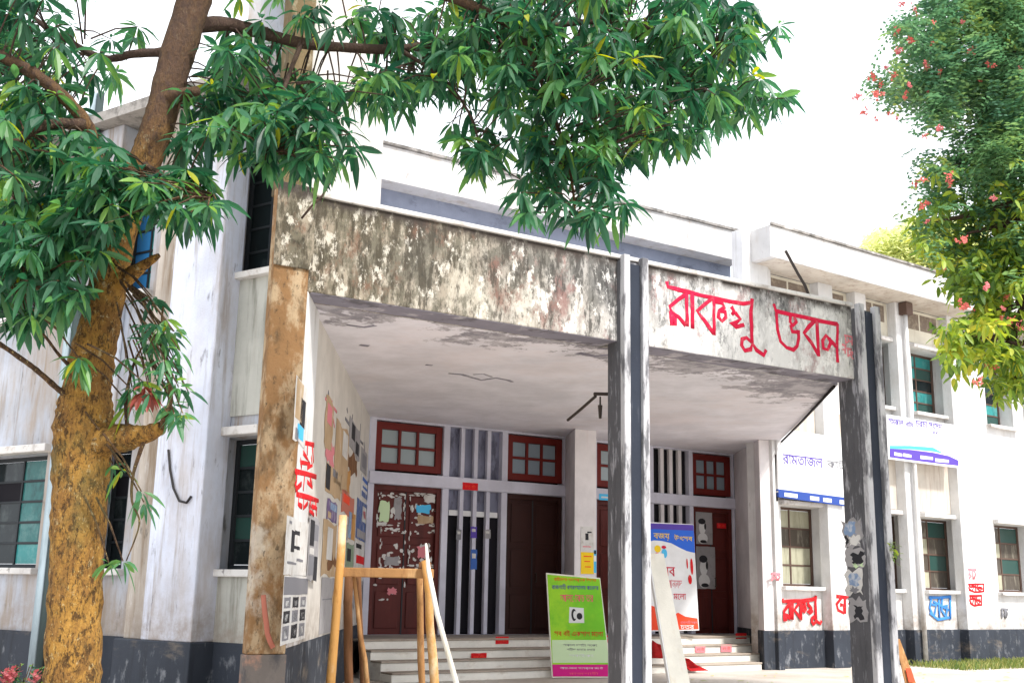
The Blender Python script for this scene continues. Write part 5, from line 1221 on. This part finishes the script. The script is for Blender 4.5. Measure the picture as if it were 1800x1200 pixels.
# ---- flame tree on the right
ft = thing('flame_tree', 'tall feathery tree with scarlet flowers hanging over the white wing', 'tree', atz(2080, 1040 + 1950 * EYE / 13 + 24, 0))
fb = wl(ft)
def wl_limb(pts3, r, m='bark_dark', name='branch'):
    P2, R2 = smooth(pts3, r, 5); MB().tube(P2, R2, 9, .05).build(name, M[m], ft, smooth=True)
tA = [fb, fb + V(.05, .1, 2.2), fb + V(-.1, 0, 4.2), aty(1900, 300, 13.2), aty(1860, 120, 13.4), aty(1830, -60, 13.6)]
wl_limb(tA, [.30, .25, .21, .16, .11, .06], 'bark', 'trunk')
FC = [(1715, 40, 130, 70, 0), (1620, 60, 55, 55, 0), (1660, 140, 100, 55, 0), (1565, 150, 55, 30, 1), (1720, 200, 105, 70, 0), (1755, 290, 70, 70, 0), (1690, 320, 65, 55, 0), (1640, 390, 30, 26, 1), (1700, 410, 75, 55, 2), (1765, 400, 70, 60, 2), (1760, 480, 70, 55, 2), (1700, 475, 45, 30, 2),
      (1730, 545, 65, 40, 2), (1770, 600, 50, 50, 2), (1705, 590, 40, 30, 2), (1690, 620, 28, 18, 2), (1780, 660, 35, 32, 2), (1640, 300, 25, 40, 1), (1800, 150, 90, 160, 0), (1850, 420, 90, 160, 2), (1790, -60, 180, 80, 0), (1950, 200, 120, 220, 0), (1780, 60, 80, 90, 0), (1775, 230, 70, 80, 0), (1700, 120, 90, 60, 0)]
fa, yb_, fl = MB(), MB(), []
for cx, cy, rx, ry, kind in FC:
    wl_limb([aty(1870, min(cy + 20, 420) * .6 + 60, 13.3), aty((cx + 1870) / 2, cy - 25, 13.2), aty(cx, cy, 13.0)], [.07, .045, .012])
    n = int(math.pi * rx * ry / (38 if kind < 2 else 40))
    subs = []
    for _ in range(max(5, int(rx * ry / 300))):
        A = random.uniform(0, 6.28); r = random.random() ** .5
        subs.append((cx + rx * r * math.cos(A), cy + ry * r * math.sin(A), random.uniform(12.3, 14.1), random.uniform(-.22, .25)))
    for _ in range(n):
        q0 = random.choice(subs); x, y = q0[0] + random.gauss(0, 15), q0[1] + random.gauss(0, 11)
        tsh = q0[3]
        tip = aty(x, y, q0[2] + random.gauss(0, .12)); az = random.uniform(0, 6.28); el = random.uniform(-.9, .4)
        dd = V(math.cos(az) * math.cos(el), math.sin(az) * math.cos(el), math.sin(el))
        if (kind == 2 and random.random() > max(0, (540 - y) / 260)) or (kind < 2 and y > 280 and random.random() < (y - 280) / 260):
            for _k in range(3):
                az += 1.3; el = random.uniform(-1.2, .3); dd = V(math.cos(az) * math.cos(el), math.sin(az) * math.cos(el), math.sin(el))
                leaf(yb_, tip + dd * .03, dd, random.uniform(.10, .17), random.uniform(.045, .07), .3, min(1, max(0, random.gauss(.50, .2) + tsh)), roll=random.uniform(-.8, .8))
        else:
            # a short feather: paired leaflets along a stalk
            sd = np.cross(dd, V(0, 0, 1)); sd /= (np.linalg.norm(sd) + 1e-6); t = min(1, max(0, random.gauss(.42, .15) + tsh))
            for q in range(4):
                c = tip + dd * .055 * q + V(0, 0, -.012 * q * q)
                for sg in (-1, 1):
                    e = sd * sg * random.uniform(.06, .09) + V(0, 0, random.uniform(-.03, .01)); w = dd * .022
                    i = len(fa.v); fa.v += [tuple(c - w * .4), tuple(c + e * .6 - w), tuple(c + e), tuple(c + e * .5 + w)]; fa.f.append((i, i + 1, i + 2, i + 3)); fa.t.append(t)
fa.build('feathery_foliage', M['flame_leaf'], ft, kind='stuff'); yb_.build('yellow_foliage', M['yellow_leaf'], ft, kind='stuff')
def flower_mesh(seed, m):
    rnd = random.Random(seed); mb = MB()
    for _ in range(9):
        c = V(rnd.gauss(0, .035), rnd.gauss(0, .035), rnd.gauss(0, .03))
        for p in range(4):
            a = rnd.uniform(0, 6.28); e = rnd.uniform(-.5, .9); d = V(math.cos(a) * math.cos(e), math.sin(a) * math.cos(e), math.sin(e)); s = np.cross(d, V(0, 0, 1)); s /= np.linalg.norm(s) + 1e-6
            i = len(mb.v); mb.v += [tuple(c), tuple(c + d * .03 + s * .018), tuple(c + d * .055), tuple(c + d * .03 - s * .018)]; mb.f.append((i, i + 1, i + 2, i + 3))
    me = mb.mesh('flower_cluster'); me.materials.append(m); return me
FM = [flower_mesh(k, M['flower'] if k % 4 else M['pinkflower']) for k in range(6)]
FPX = [(1585, 6), (1600, 4), (1640, 36), (1602, 76), (1556, 122), (1572, 132), (1598, 146), (1540, 166), (1532, 136), (1605, 78), (1625, 115), (1628, 122), (1632, 165), (1560, 198), (1520, 195), (1543, 215), (1654, 230), (1626, 242), (1649, 190), (1622, 315), (1613, 325), (1620, 365), (1628, 387), (1668, 312),
       (1662, 472), (1698, 540), (1708, 545), (1755, 560), (1765, 545), (1778, 562), (1790, 570), (1713, 673), (1716, 668), (1742, 640), (1735, 505), (1770, 520), (1695, 38), (1710, 88), (1720, 140), (1740, 115), (1790, 120), (1668, 316), (1750, 350), (1690, 420), (1580, 60), (1610, 20), (1575, 90), (1550, 150), (1510, 172), (1650, 130), (1640, 70), (1590, 170), (1575, 205)]
for k, (x, y) in enumerate(FPX):
    o = bpy.data.objects.new('flower_cluster', FM[k % 6]); COL.objects.link(o); o.parent = ft
    o.location = [float(v) for v in aty(x + random.uniform(-4, 4), y + random.uniform(-4, 4), random.uniform(12.1, 12.6)) - fb]
    s = random.uniform(.30, .72); o.scale = (s, s, s); o.rotation_euler = (random.random() * 6, random.random() * 6, random.random() * 6)

# ---- far yellow-green tree behind the roof
yt = thing('far_tree', 'pale yellow green tree showing above the white roof edge', 'tree', aty(1600, 1090, 45) * V(1, 1, 0))
yb0 = wl(yt); top = aty(1590, 430, 45)
P2, R2 = smooth([yb0, yb0 + V(.2, 0, 5), yb0 + V(0, .3, 10), top], [.45, .36, .26, .08], 5); MB().tube(P2, R2, 10, .05).build('trunk', M['bark_dark'], yt, smooth=True)
mb = MB()
for cx, cy, rx, ry in ((1560, 430, 45, 28), (1610, 425, 50, 40), (1650, 430, 45, 45), (1590, 455, 70, 40), (1640, 480, 70, 60), (1560, 500, 70, 50), (1690, 450, 60, 60)):
    for _ in range(int(rx * ry * 1.1)):
        A = random.uniform(0, 6.28); r = math.sqrt(random.random()); b = aty(cx + rx * r * math.cos(A), cy + ry * r * math.sin(A), random.uniform(43, 48))
        az = random.uniform(0, 6.28); el = random.uniform(-1, .4); d = V(math.cos(az) * math.cos(el), math.sin(az) * math.cos(el), math.sin(el)); s = np.cross(d, V(0, 0, 1))
        i = len(mb.v); mb.v += [tuple(b), tuple(b + d * .16 + s * .07), tuple(b + d * .32), tuple(b + d * .16 - s * .07)]; mb.f.append((i, i + 1, i + 2, i + 3)); mb.t.append(random.random())
mb.build('foliage', M['lime_leaf'], yt, kind='stuff')

# ---- small plants
def small_plant(base, n, h, lab, cat, m, name, fl_=None, spread=.35, group=None):
    t = thing(name, lab, cat, base, group); mb = MB(); st = MB()
    for _ in range(n):
        a = random.uniform(0, 6.28); r = random.uniform(0, spread); tip = base + V(math.cos(a) * r, math.sin(a) * r, h * random.uniform(.55, 1.0))
        st.tube([base + V(math.cos(a), math.sin(a), 0) * r * .3, (base + tip) / 2 + V(0, 0, .04), tip], .005, 4)
        for _k in range(5):
            az = random.uniform(0, 6.28); el = random.uniform(-.5, .7); d = V(math.cos(az) * math.cos(el), math.sin(az) * math.cos(el), math.sin(el))
            leaf(mb, tip + V(0, 0, random.uniform(-.12, 0)), d, random.uniform(.06, .11), .035, .3, random.random())
    st.build('stems', M['bark_dark'], t); mb.build('foliage', M[m], t, kind='stuff')
    if fl_:
        for x, y, d in fl_:
            o = bpy.data.objects.new('flower_cluster', FM[0]); COL.objects.link(o); o.parent = t; o.location = [float(v) for v in aty(x, y, d) - base]
bp0 = atz(20, 1035 + 1950 * EYE / 10.5, 0)
small_plant(bp0, 40, .62, 'low garden plant with pink flowers at the foot of the left wing', 'plant', 'mango', 'flowering_plant', [(8, 1190, 10.2), (20, 1186, 10.3), (14, 1195, 10.2), (60, 1192, 10.3)])
bp1 = atz(70, 1035 + 1950 * EYE / 10.7, 0)
small_plant(bp1, 24, .52, 'small leafy plant tucked against the mango trunk base', 'plant', 'yellow_leaf', 'garden_plant')
cp = BF.P(sRR - .05, 1.98, .15)
t = thing('sprouting_fern', 'small green plant sprouting from the edge of the right hand column', 'plant', cp); mb = MB()
for _ in range(26):
    az = random.uniform(0, 6.28); el = random.uniform(-.7, .9); d = V(math.cos(az) * math.cos(el), math.sin(az) * math.cos(el) - .2, math.sin(el)); leaf(mb, cp + V(random.uniform(-.04, .1), -.02, random.uniform(-.14, .14)), d, random.uniform(.06, .11), .04, .3, random.random() * .9)
mb.build('leaves', M['yellow_leaf'], t)
# ---- fallen leaves and grit on the forecourt
mb = MB()
for _ in range(260):
    x, y = random.uniform(-3, 12), random.uniform(11, 26); p = V(x, y, .012)
    if ((p[:2] - ST_.p) @ ST_.n) < 1.2 or ((p[:2] - RW.p) @ RW.n) < .3: continue
    a = random.uniform(0, 6.28); leaf(mb, p, V(math.cos(a), math.sin(a), .05), random.uniform(.06, .15), .04, .05, random.uniform(.5, 1), fold=.3)
mb.build('fallen_leaves', M['yellow_leaf'], None, kind='stuff', label='scattered dry leaves lying on the pale forecourt', category='leaves')
